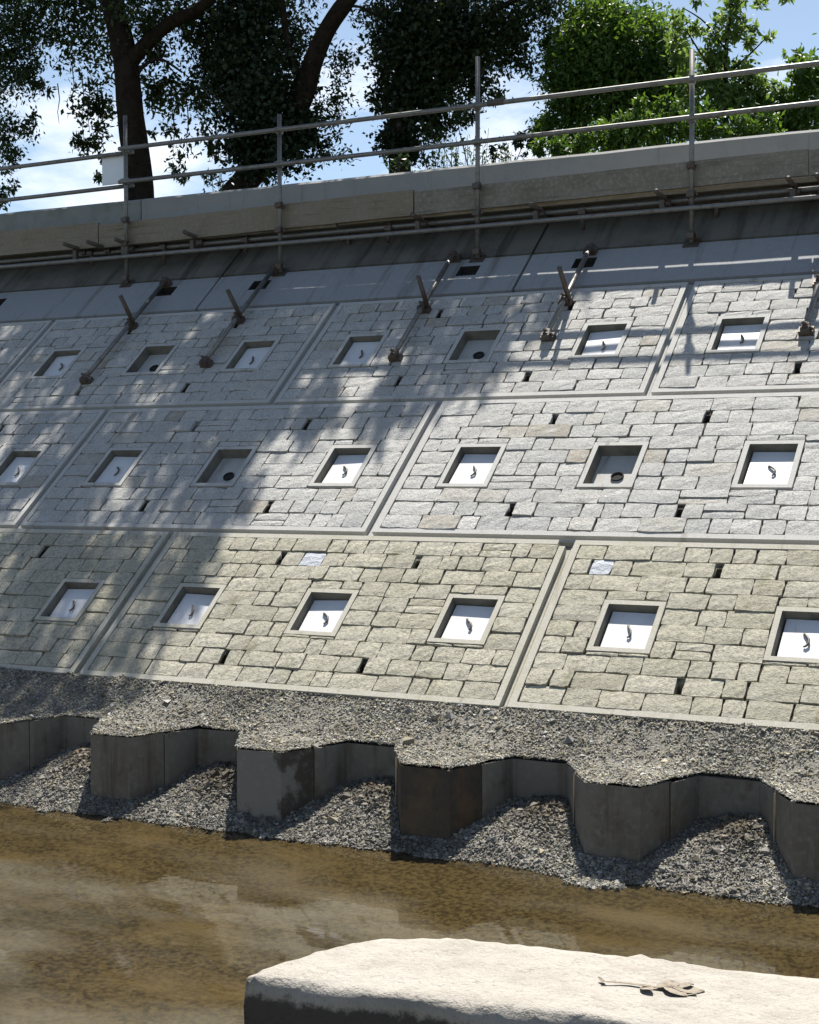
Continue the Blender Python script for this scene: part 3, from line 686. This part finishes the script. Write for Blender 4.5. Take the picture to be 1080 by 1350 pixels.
rail('guard_rail', (-5.42, PY - .045, 4.290), (3.2, PY - .045, 4.292), 'long upper guard rail tube running right from the white board', 'guard rail', G, sleeve=(.44,))
rail('guard_rail', (-5.42, PY - .045, 3.985), (3.2, PY - .045, 4.012), 'long lower guard rail tube running right, just above the coping', 'guard rail', G)
G = 'ledger tubes under the scaffold platform'
rail('ledger', (-9.2, 3.80, 3.375), (3.2, 3.80, 3.43), 'front ledger tube running under the whole scaffold platform', 'scaffold tube', G, 'galv')
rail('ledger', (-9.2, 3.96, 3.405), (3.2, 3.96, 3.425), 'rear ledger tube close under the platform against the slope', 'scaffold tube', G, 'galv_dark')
rail('ledger', (-9.2, 3.60, 3.29), (3.2, 3.60, 3.325), 'lowest tube slung under the platform, catching flecks of sun', 'scaffold tube', G, 'galv')
tx = [(-5.98, 'transom tube end poking out below the toe board at the left edge'), (-5.69, 'transom tube end just right of the leftmost toe board joint'), (-5.41, 'transom tube end at the post beside the white board'),
      (-4.64, 'transom tube end left of the short post in front of the ivy tree'), (-2.36, 'transom tube end at the middle toe board joint left of the middle post'),
      (-1.30, 'first transom tube end right of the middle post'), (-.25, 'transom tube end left of the rightmost post'),
      (.75, 'transom tube end near the right-hand toe board joint'), (.96, 'transom tube end at the right edge of the photo')]
for x, lb in tx:
    o = empty('transom', (x, 3.50, 3.40), label=lb, cat='scaffold tube', group='short transom tubes under the platform')
    dz = rnd.uniform(-.01, .02)
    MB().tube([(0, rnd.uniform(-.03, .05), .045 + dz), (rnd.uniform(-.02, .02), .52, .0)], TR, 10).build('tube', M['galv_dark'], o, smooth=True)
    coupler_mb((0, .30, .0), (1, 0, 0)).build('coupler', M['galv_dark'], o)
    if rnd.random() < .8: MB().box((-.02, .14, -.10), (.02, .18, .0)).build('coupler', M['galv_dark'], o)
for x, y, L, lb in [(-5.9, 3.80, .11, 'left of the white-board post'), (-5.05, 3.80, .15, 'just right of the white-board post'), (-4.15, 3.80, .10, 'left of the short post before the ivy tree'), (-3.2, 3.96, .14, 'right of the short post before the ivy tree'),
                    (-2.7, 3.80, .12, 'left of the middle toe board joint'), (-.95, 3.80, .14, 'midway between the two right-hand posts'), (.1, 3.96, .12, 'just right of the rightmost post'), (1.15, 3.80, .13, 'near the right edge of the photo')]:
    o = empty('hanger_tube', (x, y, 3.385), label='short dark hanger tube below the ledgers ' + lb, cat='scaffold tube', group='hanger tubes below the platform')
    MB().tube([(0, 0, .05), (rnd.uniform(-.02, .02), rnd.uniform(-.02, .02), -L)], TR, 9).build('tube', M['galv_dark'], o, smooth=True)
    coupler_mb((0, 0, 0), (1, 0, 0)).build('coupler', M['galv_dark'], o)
# toe boards with end grain, planks under them
def board(name, x0, x1, y0, y1, za, zb_, h, m, label, cat, group):
    n_ = 24; vs = []; fs = []
    for i_ in range(n_ + 1):
        t_ = i_ / n_; x = x0 + (x1 - x0) * t_; z = za + (zb_ - za) * t_ + .004 * fbm(x, 1, 2.5); y = .004 * fbm(x, 9, 1.5)
        vs += [(x, y0 + y, z), (x, y0 + y, z + h), (x, y1 + y, z + h), (x, y1 + y, z)]
    for i_ in range(n_): fs += [(4 * i_ + k, 4 * i_ + (k + 1) % 4, 4 * i_ + 4 + (k + 1) % 4, 4 * i_ + 4 + k) for k in range(4)]
    fs += [(0, 3, 2, 1), tuple(4 * n_ + k for k in range(4))]
    MB().add(vs, [f[::-1] for f in fs]).build(name, m, label=label, cat=cat, group=group)
G = 'timber toe boards on edge behind the posts'
board('toe_board', -9.2, -5.745, 3.70, 3.738, 3.425, 3.425, .232, M['wood'], 'weathered timber toe board at the left edge', 'toe board', G)
board('toe_board', -5.733, -2.428, 3.70, 3.738, 3.415, 3.462, .215, M['wood'], 'long buff timber toe board behind the two left-hand posts', 'toe board', G)
board('toe_board', -2.414, .85, 3.70, 3.738, 3.462, 3.50, .195, M['wood_grey'], 'long grey-brown timber toe board behind the two right-hand posts', 'toe board', G)
board('toe_board', .864, 3.2, 3.70, 3.738, 3.50, 3.52, .185, M['wood_grey'], 'short visible end of timber toe board at the right edge', 'toe board', G)
G = 'planks of the scaffold platform'
board('scaffold_plank', -9.2, -3.2, 3.750, 3.875, 3.425, 3.43, .036, M['wood_grey'], 'front platform plank on the left, seen from below', 'plank', G)
board('scaffold_plank', -3.18, 3.2, 3.751, 3.875, 3.44, 3.47, .036, M['wood'], 'front platform plank on the right, seen from below', 'plank', G)
board('scaffold_plank', -9.2, -3.2, 3.895, 4.0, 3.43, 3.43, .036, M['wood'], 'rear platform plank on the left against the coping', 'plank', G)
board('scaffold_plank', -3.18, 3.2, 3.895, 4.0, 3.445, 3.465, .036, M['wood_grey'], 'rear platform plank on the right against the coping', 'plank', G)
# struts lying on the slope
struts = [(-4.88, 3.20, 4.72, 4.02, 'sloping strut with stub tube at the left, over the top-row panel in shade'), (-3.76, 3.38, 4.80, 4.02, 'sloping strut with stub tube above the shaded plated pocket, second from left'),
          (-2.01, 3.36, 4.80, 4.02, 'sloping strut beside the first sunlit top-row pocket, third from left'), (-.82, 3.54, 4.76, 4.02, 'sloping strut between the plateless pocket and the next plated one at right of centre'),
          (1.07, 3.47, 4.80, 4.06, 'sloping strut at the right edge of the photo')]
for u, v0, v1, vs_, lb in struts:
    h = .055; o = empty('scaffold_strut', slope(u, v0, 0), ROT, label=lb, cat='scaffold strut', group='tubes lying up the slope below the platform')
    L = v1 - v0; e = rnd.uniform(-.02, .02)
    MB().tube([(0, 0, h), (e, L, h)], TR, 12).build('tube', M['galv'], o, smooth=True)
    for y in (.02, vs_ - v0, L - .04):
        mb = coupler_mb((e * y / L, y, h), (0, 1, 0)); mb.box((-.05, y - .03, .0), (.05, y + .03, h - .01)); mb.build('coupler', M['galv_dark'], o)
    MB().tube([(.035, vs_ - v0, h - .03), (.03 + rnd.uniform(-.03, .03), vs_ - v0 + rnd.uniform(-.02, .04), h + .27)], TR, 12).build('stub_tube', M['galv_dark'], o, smooth=True)
# white board tied to the rails
sb = empty('sign_board', (-5.59, 3.735, 4.00), label='small blank white board fixed to the railing left of the leftmost post', cat='board')
MB().box((-.125, -.006, .0), (.125, .006, .28)).build('panel', M['board_white'], sb, bevel=.002)
for x in (-.09, .07):
    MB().tube([(x, -.012, .262), (x, -.055, .29), (x, -.012, .25)], .004, 5).build('tie', M['strand'], sb)

# ---------------------------------------------------------------- trees
def leaves(points, size, mat_, name, parent, droop=.3, aspect=.45, bias=None):
    P_ = np.asarray(points, float); N = len(P_)
    d = NR.normal(size=(N, 3)); d[:, 2] -= droop; d /= np.linalg.norm(d, axis=1)[:, None]
    u_ = NR.normal(size=(N, 3)); u_[:, :2] *= .6; s_ = np.cross(d, u_); s_ /= np.linalg.norm(s_, axis=1)[:, None]
    nn = np.cross(s_, d)
    L = size * NR.uniform(.65, 1.35, N)[:, None]; Wd = L * aspect * NR.uniform(.75, 1.2, N)[:, None]
    a = P_; m1 = P_ + d * L * .45 + s_ * Wd * .5 + nn * Wd * .14; m2 = P_ + d * L * .45 - s_ * Wd * .5 + nn * Wd * .14; t_ = P_ + d * L
    V = np.stack([a, m1, t_, m2], 1).reshape(-1, 3); i_ = 4 * np.arange(N)
    Fc = np.concatenate([np.stack([i_, i_ + 1, i_ + 2], 1), np.stack([i_, i_ + 2, i_ + 3], 1)])
    return link(name, np_mesh(name, V, Fc, mat_, True), parent)
LEAF_MULT = 2.4
def blob(c, r, n_, hollow=.0, squash=1.):
    """n_ points in clumps scattered through an ellipsoid"""
    c = np.array(c, float); r = np.array(r if hasattr(r, '__len__') else (r, r, r), float)
    n_ = int(n_ * LEAF_MULT); k = max(4, n_ // 30); q = NR.normal(size=(k, 3)); q /= np.linalg.norm(q, axis=1)[:, None]; q *= (NR.uniform(hollow, 1, k) ** (1 / 2.2))[:, None]
    cent = c + q * r; cs = NR.uniform(.10, .30, k) * min(r)
    w_ = NR.randint(0, k, n_)
    return cent[w_] + NR.normal(size=(n_, 3)) * cs[w_][:, None]
def strand_pts(a, L, n_, spread=.04):
    t_ = NR.rand(n_); return np.array(a)[None] + np.stack([NR.normal(size=n_) * spread + .06 * np.sin(t_ * 5), NR.normal(size=n_) * spread, -t_ * L], 1)
def limb(mb, pts, r0, r1, n_=9):
    pts = [Vector(q) for q in pts]; fine = []
    for i_ in range(len(pts) - 1):
        p0, p1, p2, p3 = pts[max(0, i_ - 1)], pts[i_], pts[i_ + 1], pts[min(len(pts) - 1, i_ + 2)]
        for s_ in range(5):
            t_ = s_ / 5; fine.append(.5 * ((2 * p1) + (p2 - p0) * t_ + (2 * p0 - 5 * p1 + 4 * p2 - p3) * t_ * t_ + (3 * p1 - p0 - 3 * p2 + p3) * t_ ** 3))
    fine.append(pts[-1]); m_ = len(fine)
    rad = [(r0 + (r1 - r0) * k / (m_ - 1)) * (1 + .10 * noise.noise(fine[k] * 3)) for k in range(m_)]
    mb.tube(fine, rad, n_)
def lift(u, v, t_): return Vector(slope(u, v)) + SUN * t_
GT = 'trees on the bank behind the coping'
def px(x, y, Y, r_px=0): return at(x, y, Y)

# tree 1: the bare dark trunk left of the white board, its crown spreading over the wall above the frame
t1 = empty('tree', (at(180, 262, 7).x, 7, 3.8), label='tall tree with a bare dark forked trunk behind the leftmost post', cat='tree', group=GT)
W1 = Matrix.Translation(-Vector(t1.location))
def loc(root, pts): return np.asarray(pts, float) - np.array(root.location)[None]
def build_tree(root, limbs, crowns, mat_leaf, size, ivy=None):
    tm = MB()
    r = Vector(root.location)
    limb(tm, [Vector(q) - r for q in limbs[0][0]], *limbs[0][1:], n_=12)
    tm.build('trunk', M['bark'], root, smooth=True)
    for L in limbs[1:]:
        lm = MB(); limb(lm, [Vector(q) - r for q in L[0]], *L[1:]); lm.build('limb', M['bark'], root, smooth=True)
    leaves(loc(root, np.concatenate(crowns)), size, mat_leaf, 'crown', root)
    if ivy is not None: leaves(loc(root, np.concatenate(ivy)), .06, M['leaf_ivy'], 'ivy', root, aspect=.8)
Y1 = 7.
top1 = at(140, -60, Y1)
fork = at(170, 75, Y1)
over = []        # overhead foliage whose shade dapples the wall (wall u, v, reach, half sizes, leaves)
OV = [(-4.9, 3.75, 7.2, (.8, .6, .5), 1300), (-3.45, 3.30, 7.0, (.66, .55, .45), 1200), (-2.5, 3.95, 6.6, (.75, .30, .3), 900), (-1.5, 3.62, 6.6, (.44, .34, .3), 560), (-.95, 4.0, 6.4, (.3, .14, .2), 110), (-2.95, 3.0, 7.0, (.25, .3, .3), 300),
      (-3.15, 2.2, 7.2, (.46, .8, .4), 620), (-4.2, 2.3, 7.4, (.5, .5, .4), 500), (-5.0, 1.7, 7.6, (.7, .6, .4), 360), (-1.78, 2.72, 7.0, (.30, .16, .2), 240), (-2.45, 2.75, 7.1, (.30, .16, .2), 170),
      (-3.7, 1.05, 7.8, (.7, .5, .4), 430), (-3.5, .3, 8.2, (.66, .5, .4), 400), (-2.7, 1.2, 7.6, (.30, .36, .25), 190), (-2.62, .4, 8.0, (.30, .36, .25), 130),
      (-4.5, .6, 8.3, (.8, .8, .4), 560), (-3.1, -.45, 8.6, (.6, .4, .3), 330), (-6.0, 3.0, 7.4, (.8, .9, .5), 1000), (-5.6, 4.3, 6.8, (.8, .4, .4), 700), (-3.9, 4.05, 6.7, (.6, .3, .3), 460)]
ovpts = [blob(lift(u, v, t_), s_, n_) for u, v, t_, s_, n_ in OV]
ocent = [lift(u, v, t_) for u, v, t_, s_, n_ in OV]
hub = at(150, -230, Y1); hub2 = hub + Vector((1.6, -1.4, .9))
limbs = [([at(186, 268, Y1) - Vector((0, 0, .4)), at(182, 230, Y1), at(172, 150, Y1), at(165, 75, Y1), at(150, 10, Y1), at(135, -70, Y1), hub], .185, .11),
         ([at(172, 82, Y1), at(195, 55, Y1), at(225, 30, Y1), at(270, 5, Y1), at(330, -60, Y1)], .10, .055),
         ([at(180, 100, Y1), at(190, 86, Y1), at(212, 78, Y1), at(240, 95, Y1)], .03, .012),
         ([hub - Vector((0, 0, .5)), hub2, ocent[0], ocent[1], ocent[2]], .10, .02),
         ([hub, hub + Vector((.9, -1.6, 1.2)), ocent[7], ocent[15]], .07, .02),
         ([hub2, ocent[7], ocent[6], ocent[11]], .06, .015), ([ocent[1], ocent[6] + Vector((.2, .2, .1)), ocent[9]], .035, .012), ([ocent[2], ocent[3]], .02, .01), ([hub, ocent[18], ocent[17]], .05, .02)]
leaves(loc(t1, np.concatenate(ovpts)), .10, M['leaf_dark'], 'upper_crown', t1)
cr1 = [blob(at(x, y, Y1 + dy), r, n_) for x, y, dy, r, n_ in [(110, 60, .6, .42, 420), (230, 40, .5, .5, 700), (130, 130, .3, .30, 260), (215, 110, .6, .33, 300), (110, 10, 0, .45, 500), (285, 60, .9, .45, 520),
      (250, 130, .8, .35, 200), (120, 190, .4, .22, 120), (240, 215, 1, .18, 50), (215, 165, .8, .2, 60), (180, 0, -.2, .5, 500), (330, 10, .8, .5, 500), (130, 230, .3, .14, 36), (290, 190, 1., .18, 50)]]
cr1 += [strand_pts(at(x, y, Y1 + .3), L, n_) for x, y, L, n_ in [(95, 90, .55, 26), (108, 100, .8, 34), (120, 120, .75, 50), (135, 130, .8, 60), (245, 120, .8, 50), (225, 170, .5, 30), (265, 150, .5, 40), (242, 180, .45, 34), (88, 60, .5, 20)]]
build_tree(t1, limbs, cr1, M['leaf_dark'], .075)
# hanging twigs
tw1 = MB()
for x, y, L in [(95, 85, .6), (108, 95, .85), (116, 100, .7), (128, 110, .8), (76, 110, .5), (246, 130, .7), (228, 150, .55)]:
    a = at(x, y, Y1 + .3) - Vector(t1.location); tw1.tube([a, a + Vector((.03, 0, -L * .4)), a + Vector((-.02, .02, -L * .7)), a + Vector((.02, 0, -L))], [.008, .006, .005, .003], 5)
tw1.build('hanging_twigs', M['bark'], t1, kind='stuff')

# tree 0: dense foliage entering at the left edge
Y0 = 6.4; b0 = at(-60, 250, Y0)
t0 = empty('tree', (b0.x, Y0, 3.8), label='dense dark tree whose foliage enters at the left edge of the photo', cat='tree', group=GT)
build_tree(t0, [([(b0.x, Y0, 3.5), at(-60, 120, Y0), at(-50, 0, Y0), at(-40, -120, Y0)], .16, .08), ([at(-55, 130, Y0), at(-20, 90, Y0), at(30, 60, Y0)], .05, .015), ([at(-58, 200, Y0), at(-20, 190, Y0), at(15, 180, Y0)], .04, .012)],
           [blob(at(x, y, Y0 + dy), r, n_) for x, y, dy, r, n_ in [(15, 60, 0, .42, 900), (-10, 110, .2, .40, 800), (40, 100, .1, .25, 260), (20, 170, 0, .22, 240), (10, 210, 0, .18, 160), (0, 260, .1, .12, 70), (55, 40, .2, .3, 260), (5, 0, .1, .5, 900), (20, 245, 0, .10, 40), (55, 120, .1, .12, 50), (-20, 190, .2, .3, 300), (65, 0, .1, .3, 260), (48, 158, 0, .10, 30)]],
           M['leaf_dark'], .062)
# tree 2: leaning, wrapped in ivy
Y2 = 7.6; b2 = at(325, 250, Y2)
t2 = empty('tree', (b2.x, Y2, 3.8), label='leaning tree wrapped in a dark bulk of ivy behind the short post', cat='tree', group=GT)
build_tree(t2, [([at(300, 268, Y2), at(335, 225, Y2), at(372, 180, Y2), at(398, 130, Y2), at(415, 75, Y2), at(440, 25, Y2), at(490, -40, Y2)], .17, .085), ([at(345, 215, Y2), at(340, 140, Y2), at(320, 60, Y2), at(300, -30, Y2)], .12, .07),
                ([at(400, 120, Y2), at(380, 60, Y2), at(370, -20, Y2)], .06, .03), ([at(448, 12, Y2), at(470, 8, Y2), at(500, 20, Y2)], .02, .01)],
           [blob(at(x, y, Y2 + dy), r, n_) for x, y, dy, r, n_ in [(440, 130, .3, .30, 230), (420, 180, .3, .3, 260), (300, 30, .3, .5, 800), (370, 10, .3, .5, 700), (450, 200, .4, .2, 70), (450, 75, .2, .26, 160), (290, 110, .3, .35, 420), (395, 60, .3, .3, 260), (355, 225, -.2, .15, 60), (275, 235, .2, .1, 30)]],
           M['leaf_dark'], .062, ivy=[blob(at(x, y, Y2 + dy), r, n_) for x, y, dy, r, n_ in [(335, 80, 0, 0.48, 1178), (345, 150, -.1, 0.50, 1364), (380, 190, -.1, 0.34, 744), (310, 110, 0, 0.46, 930), (340, 205, -.1, 0.34, 620), (320, 40, 0, 0.48, 930), (360, 120, -.15, 0.48, 992), (395, 160, 0, 0.24, 310), (330, 180, -.1, 0.42, 744)]])
# tree 3: column of ivy with a heavy dark crown
Y3 = 8.2; b3 = at(530, 226, Y3)
t3 = empty('tree', (b3.x, Y3, 3.8), label='dark tree with a heavy drooping crown left of the middle post', cat='tree', group=GT)
build_tree(t3, [([at(528, 250, Y3), at(527, 180, Y3), at(532, 110, Y3), at(545, 30, Y3), at(560, -60, Y3)], .14, .09), ([at(534, 100, Y3), at(580, 60, Y3), at(640, 20, Y3), at(700, -10, Y3)], .06, .025)],
           [blob(at(x, y, Y3 + dy), r, n_) for x, y, dy, r, n_ in [(560, 40, 0, .6, 1700), (620, 30, .2, .55, 1500), (660, 60, .1, .35, 600), (690, 20, .2, .4, 800), (590, 110, .1, .4, 700), (640, 110, .2, .22, 200), (690, 90, .2, .18, 120), (600, 150, .1, .25, 160), (520, 60, .2, .35, 500), (500, 130, .1, .16, 110), (560, 190, .1, .25, 160), (575, 165, .1, .2, 130), (720, 0, .4, .35, 500), (495, 20, .2, .25, 200)]],
           M['leaf_dark'], .062, ivy=[blob(at(x, y, Y3 + dy), r, n_) for x, y, dy, r, n_ in [(530, 130, 0, 0.36, 930), (540, 80, 0, 0.43, 1054), (560, 130, 0, 0.34, 558), (525, 185, 0, 0.26, 496), (535, 205, 0, 0.19, 235), (580, 70, 0, 0.48, 930), (550, 30, 0, 0.54, 930), (620, 60, .1, 0.48, 806)]])
UP = M['leaf_dark']  # high crowns and limbs out of view, added to block sky light
for root, spots in ((t2, [(-8.5, 9.6, 9.4, 1.5), (-6.8, 10.2, 10.2, 1.6), (-7.6, 9.8, 12.0, 1.7), (-5.6, 9.6, 9.2, 1.1)]), (t3, [(-5.0, 10.4, 10.2, 1.6), (-5.6, 10.8, 8.8, 1.2), (-5.2, 11, 12.2, 1.8)]),
                    (t0, [(-10.2, 7.4, 8.6, 1.4), (-10.6, 7.6, 10.4, 1.7), (-9.2, 8.6, 11.4, 1.5)])):
    leaves(loc(root, np.concatenate([blob((x, y, z), rr, 1300, .3) for x, y, z, rr in spots])), .15, UP, 'upper_crown', root)
    lm = MB(); base = Vector((0, 0, 2.6))
    for x, y, z, rr in spots: limb(lm, [base, (base + Vector((x, y, z)) - root.location) * .5 + Vector((0, .2, .3)), Vector((x, y, z)) - root.location], .07, .02, 7)
    lm.build('limbs', M['bark'], root, smooth=True, kind='stuff')
# bright green bushy tree
Y4 = 8.6; b4 = at(800, 190, Y4)
t4 = empty('tree', (b4.x, Y4, 3.8), label='bright green bushy tree behind the railing between the two right-hand posts', cat='tree', group=GT)
build_tree(t4, [([at(815, 230, Y4), at(812, 150, Y4), at(808, 70, Y4), at(800, 20, Y4)], .11, .04), ([at(812, 130, Y4), at(770, 90, Y4), at(740, 60, Y4)], .04, .015), ([at(811, 120, Y4), at(850, 80, Y4), at(875, 60, Y4)], .04, .015)],
           [blob(at(x, y, Y4 + dy), r, n_, .5) for x, y, dy, r, n_ in [(790, 50, -.2, .42, 2000), (840, 60, -.2, .38, 1500), (760, 85, -.2, .36, 1300), (880, 85, -.2, .26, 700), (800, 110, -.2, .45, 1900), (740, 120, 0, .25, 500), (860, 115, -.2, .3, 900), (745, 165, .1, .26, 700), (720, 175, .2, .18, 240), (900, 110, 0, .2, 300), (780, 15, -.1, .25, 600), (800, 160, .4, .5, 1500), (870, 160, .4, .35, 900), (735, 60, 0, .16, 240), (800, 70, .3, .6, 1800)]],
           M['leaf_green'], .065)
# sapling on the right
Y5 = 7.2; b5 = at(955, 190, Y5)
t5 = empty('tree', (b5.x, Y5, 3.8), label='slender pale-leaved sapling right of the rightmost post', cat='tree', group=GT)
build_tree(t5, [([at(955, 220, Y5), at(957, 140, Y5), at(958, 60, Y5), at(968, -20, Y5)], .035, .012), ([at(957, 120, Y5), at(930, 80, Y5), at(905, 40, Y5)], .014, .006), ([at(957, 100, Y5), at(990, 70, Y5), at(1010, 50, Y5)], .012, .005), ([at(956, 150, Y5), at(985, 140, Y5), at(1030, 130, Y5)], .012, .005), ([at(960, 70, Y5), at(930, 30, Y5), at(900, 10, Y5)], .012, .005)],
           [blob(at(x, y, Y5 + dy), r, n_, .2) for x, y, dy, r, n_ in [(960, 30, 0, .18, 150), (985, 45, 0, .14, 90), (935, 60, 0, .16, 80), (910, 20, 0, .2, 110), (895, 40, .2, .1, 30), (950, 95, 0, .22, 170), (985, 90, 0, .15, 70), (930, 130, 0, .25, 190), (990, 140, 0, .25, 210), (950, 160, 0, .3, 330), (1010, 125, .1, .2, 160), (1030, 150, .1, .2, 170), (925, 90, .2, .22, 170), (900, 60, .2, .16, 90), (975, 110, 0, .2, 160), (1000, 165, 0, .2, 170), (905, 160, 0, .2, 150), (960, 0, .1, .16, 70), (985, 15, .1, .16, 60), (955, 130, .1, .25, 170), (1012, 45, 0, .06, 12), (1015, 2, -.3, .12, 26), (1040, -8, -.3, .1, 24), (905, 100, .3, .15, 60)]],
           M['leaf_pale'], .075)
# shrubs at the right edge and along the crest
def shrub(x, y, Y, label, parts, m, size, cat='shrub'):
    b_ = at(x, y, Y); o = empty('shrub', (b_.x, Y, 3.8), label=label, cat=cat, group='shrubs along the crest')
    st = MB(); r = Vector(o.location)
    for (qx, qy, dy, rr, n_) in parts[:5]: limb(st, [Vector((b_.x, Y, 3.75)) - r, (Vector((b_.x, Y, 3.9)) * .5 + at(qx, qy, Y) * .5) - r, at(qx, qy, Y) - r], .012, .004, 6)
    st.build('stems', M['bark'], o, smooth=True, kind='stuff')
    leaves(loc(o, np.concatenate([blob(at(qx, qy, Y + dy), rr, n_, .2) for qx, qy, dy, rr, n_ in parts])), size, m, 'foliage', o)
shrub(1070, 160, 7.4, 'loose green shrub at the right edge above the coping', [(1055, 90, 0, .2, 110), (1075, 120, 0, .25, 230), (1060, 150, 0, .22, 240), (1045, 75, 0, .1, 24), (1090, 100, 0, .25, 200), (1040, 130, 0, .16, 90), (1030, 160, 0, .18, 150)], M['leaf_green'], .08)
shrub(880, 185, 6.4, 'low bright green shrub along the coping in front of the bushy tree', [(830, 172, 0, .16, 330), (860, 165, 0, .17, 330), (880, 140, 0, .1, 110), (900, 165, 0, .16, 260), (800, 180, 0, .14, 260), (770, 186, 0, .13, 240), (845, 140, 0, .08, 60), (740, 192, 0, .11, 190), (930, 165, 0, .16, 240), (970, 170, 0, .15, 220), (1010, 168, 0, .14, 190), (712, 196, 0, .09, 110)], M['leaf_green'], .06)
shrub(640, 205, 7.8, 'thin sprays of leaves seen under the dark crown just right of the middle post', [(600, 150, 0, .10, 30), (575, 175, .1, .14, 60), (690, 190, 0, .12, 120), (655, 200, 0, .08, 40)], M['leaf_dark'], .06)
# tall weeds on the crest
for i_, (x0, x1, lb) in enumerate([(560, 690, 'row of thin upright weeds on the crest right of the middle post')]):
    b_ = at((x0 + x1) / 2, 215, 5.4); o = empty('weeds', (b_.x, 5.4, 3.84), label=lb, cat='weeds'); o['kind'] = 'stuff'
    st = MB(); P_ = []
    for k in range(34):
        q = at(rnd.uniform(x0, x1), 214, 5.4 + rnd.uniform(-.2, .3)); hgt = rnd.uniform(.42, .68); r = Vector(o.location)
        q.z = 3.82; a = q - r; st.tube([a, a + Vector((rnd.uniform(-.02, .02), 0, hgt * .6)), a + Vector((rnd.uniform(-.04, .04), 0, hgt))], [.004, .003, .002], 4)
        for s_ in range(22): P_.append(q + Vector((rnd.gauss(0, .022), rnd.gauss(0, .02), hgt * rnd.uniform(.45, 1))))
    st.build('stems', M['leaf_dark'], o); leaves(loc(o, P_), .045, M['leaf_dark'], 'foliage', o, aspect=.35)
for x, y, lb in [(525, 224, 'small weed tuft on the coping left of the dark tree trunk base'), (285, 250, 'small leafy tuft at the foot of the ivy-clad leaning tree')]:
    q = at(x, y, 5.2); o = empty('weeds', (q.x, 5.2, 3.84), label=lb, cat='weeds')
    st = MB()
    for k in range(5): st.tube([(rnd.uniform(-.03, .03), 0, 0), (rnd.uniform(-.06, .06), rnd.uniform(-.03, .03), .5)], .003, 4)
    st.build('stems', M['leaf_dark'], o); leaves(NR.normal(size=(60, 3)) * np.array([.07, .05, .05]) + np.array([0, 0, .43]), .05, M['leaf_dark'], 'foliage', o)
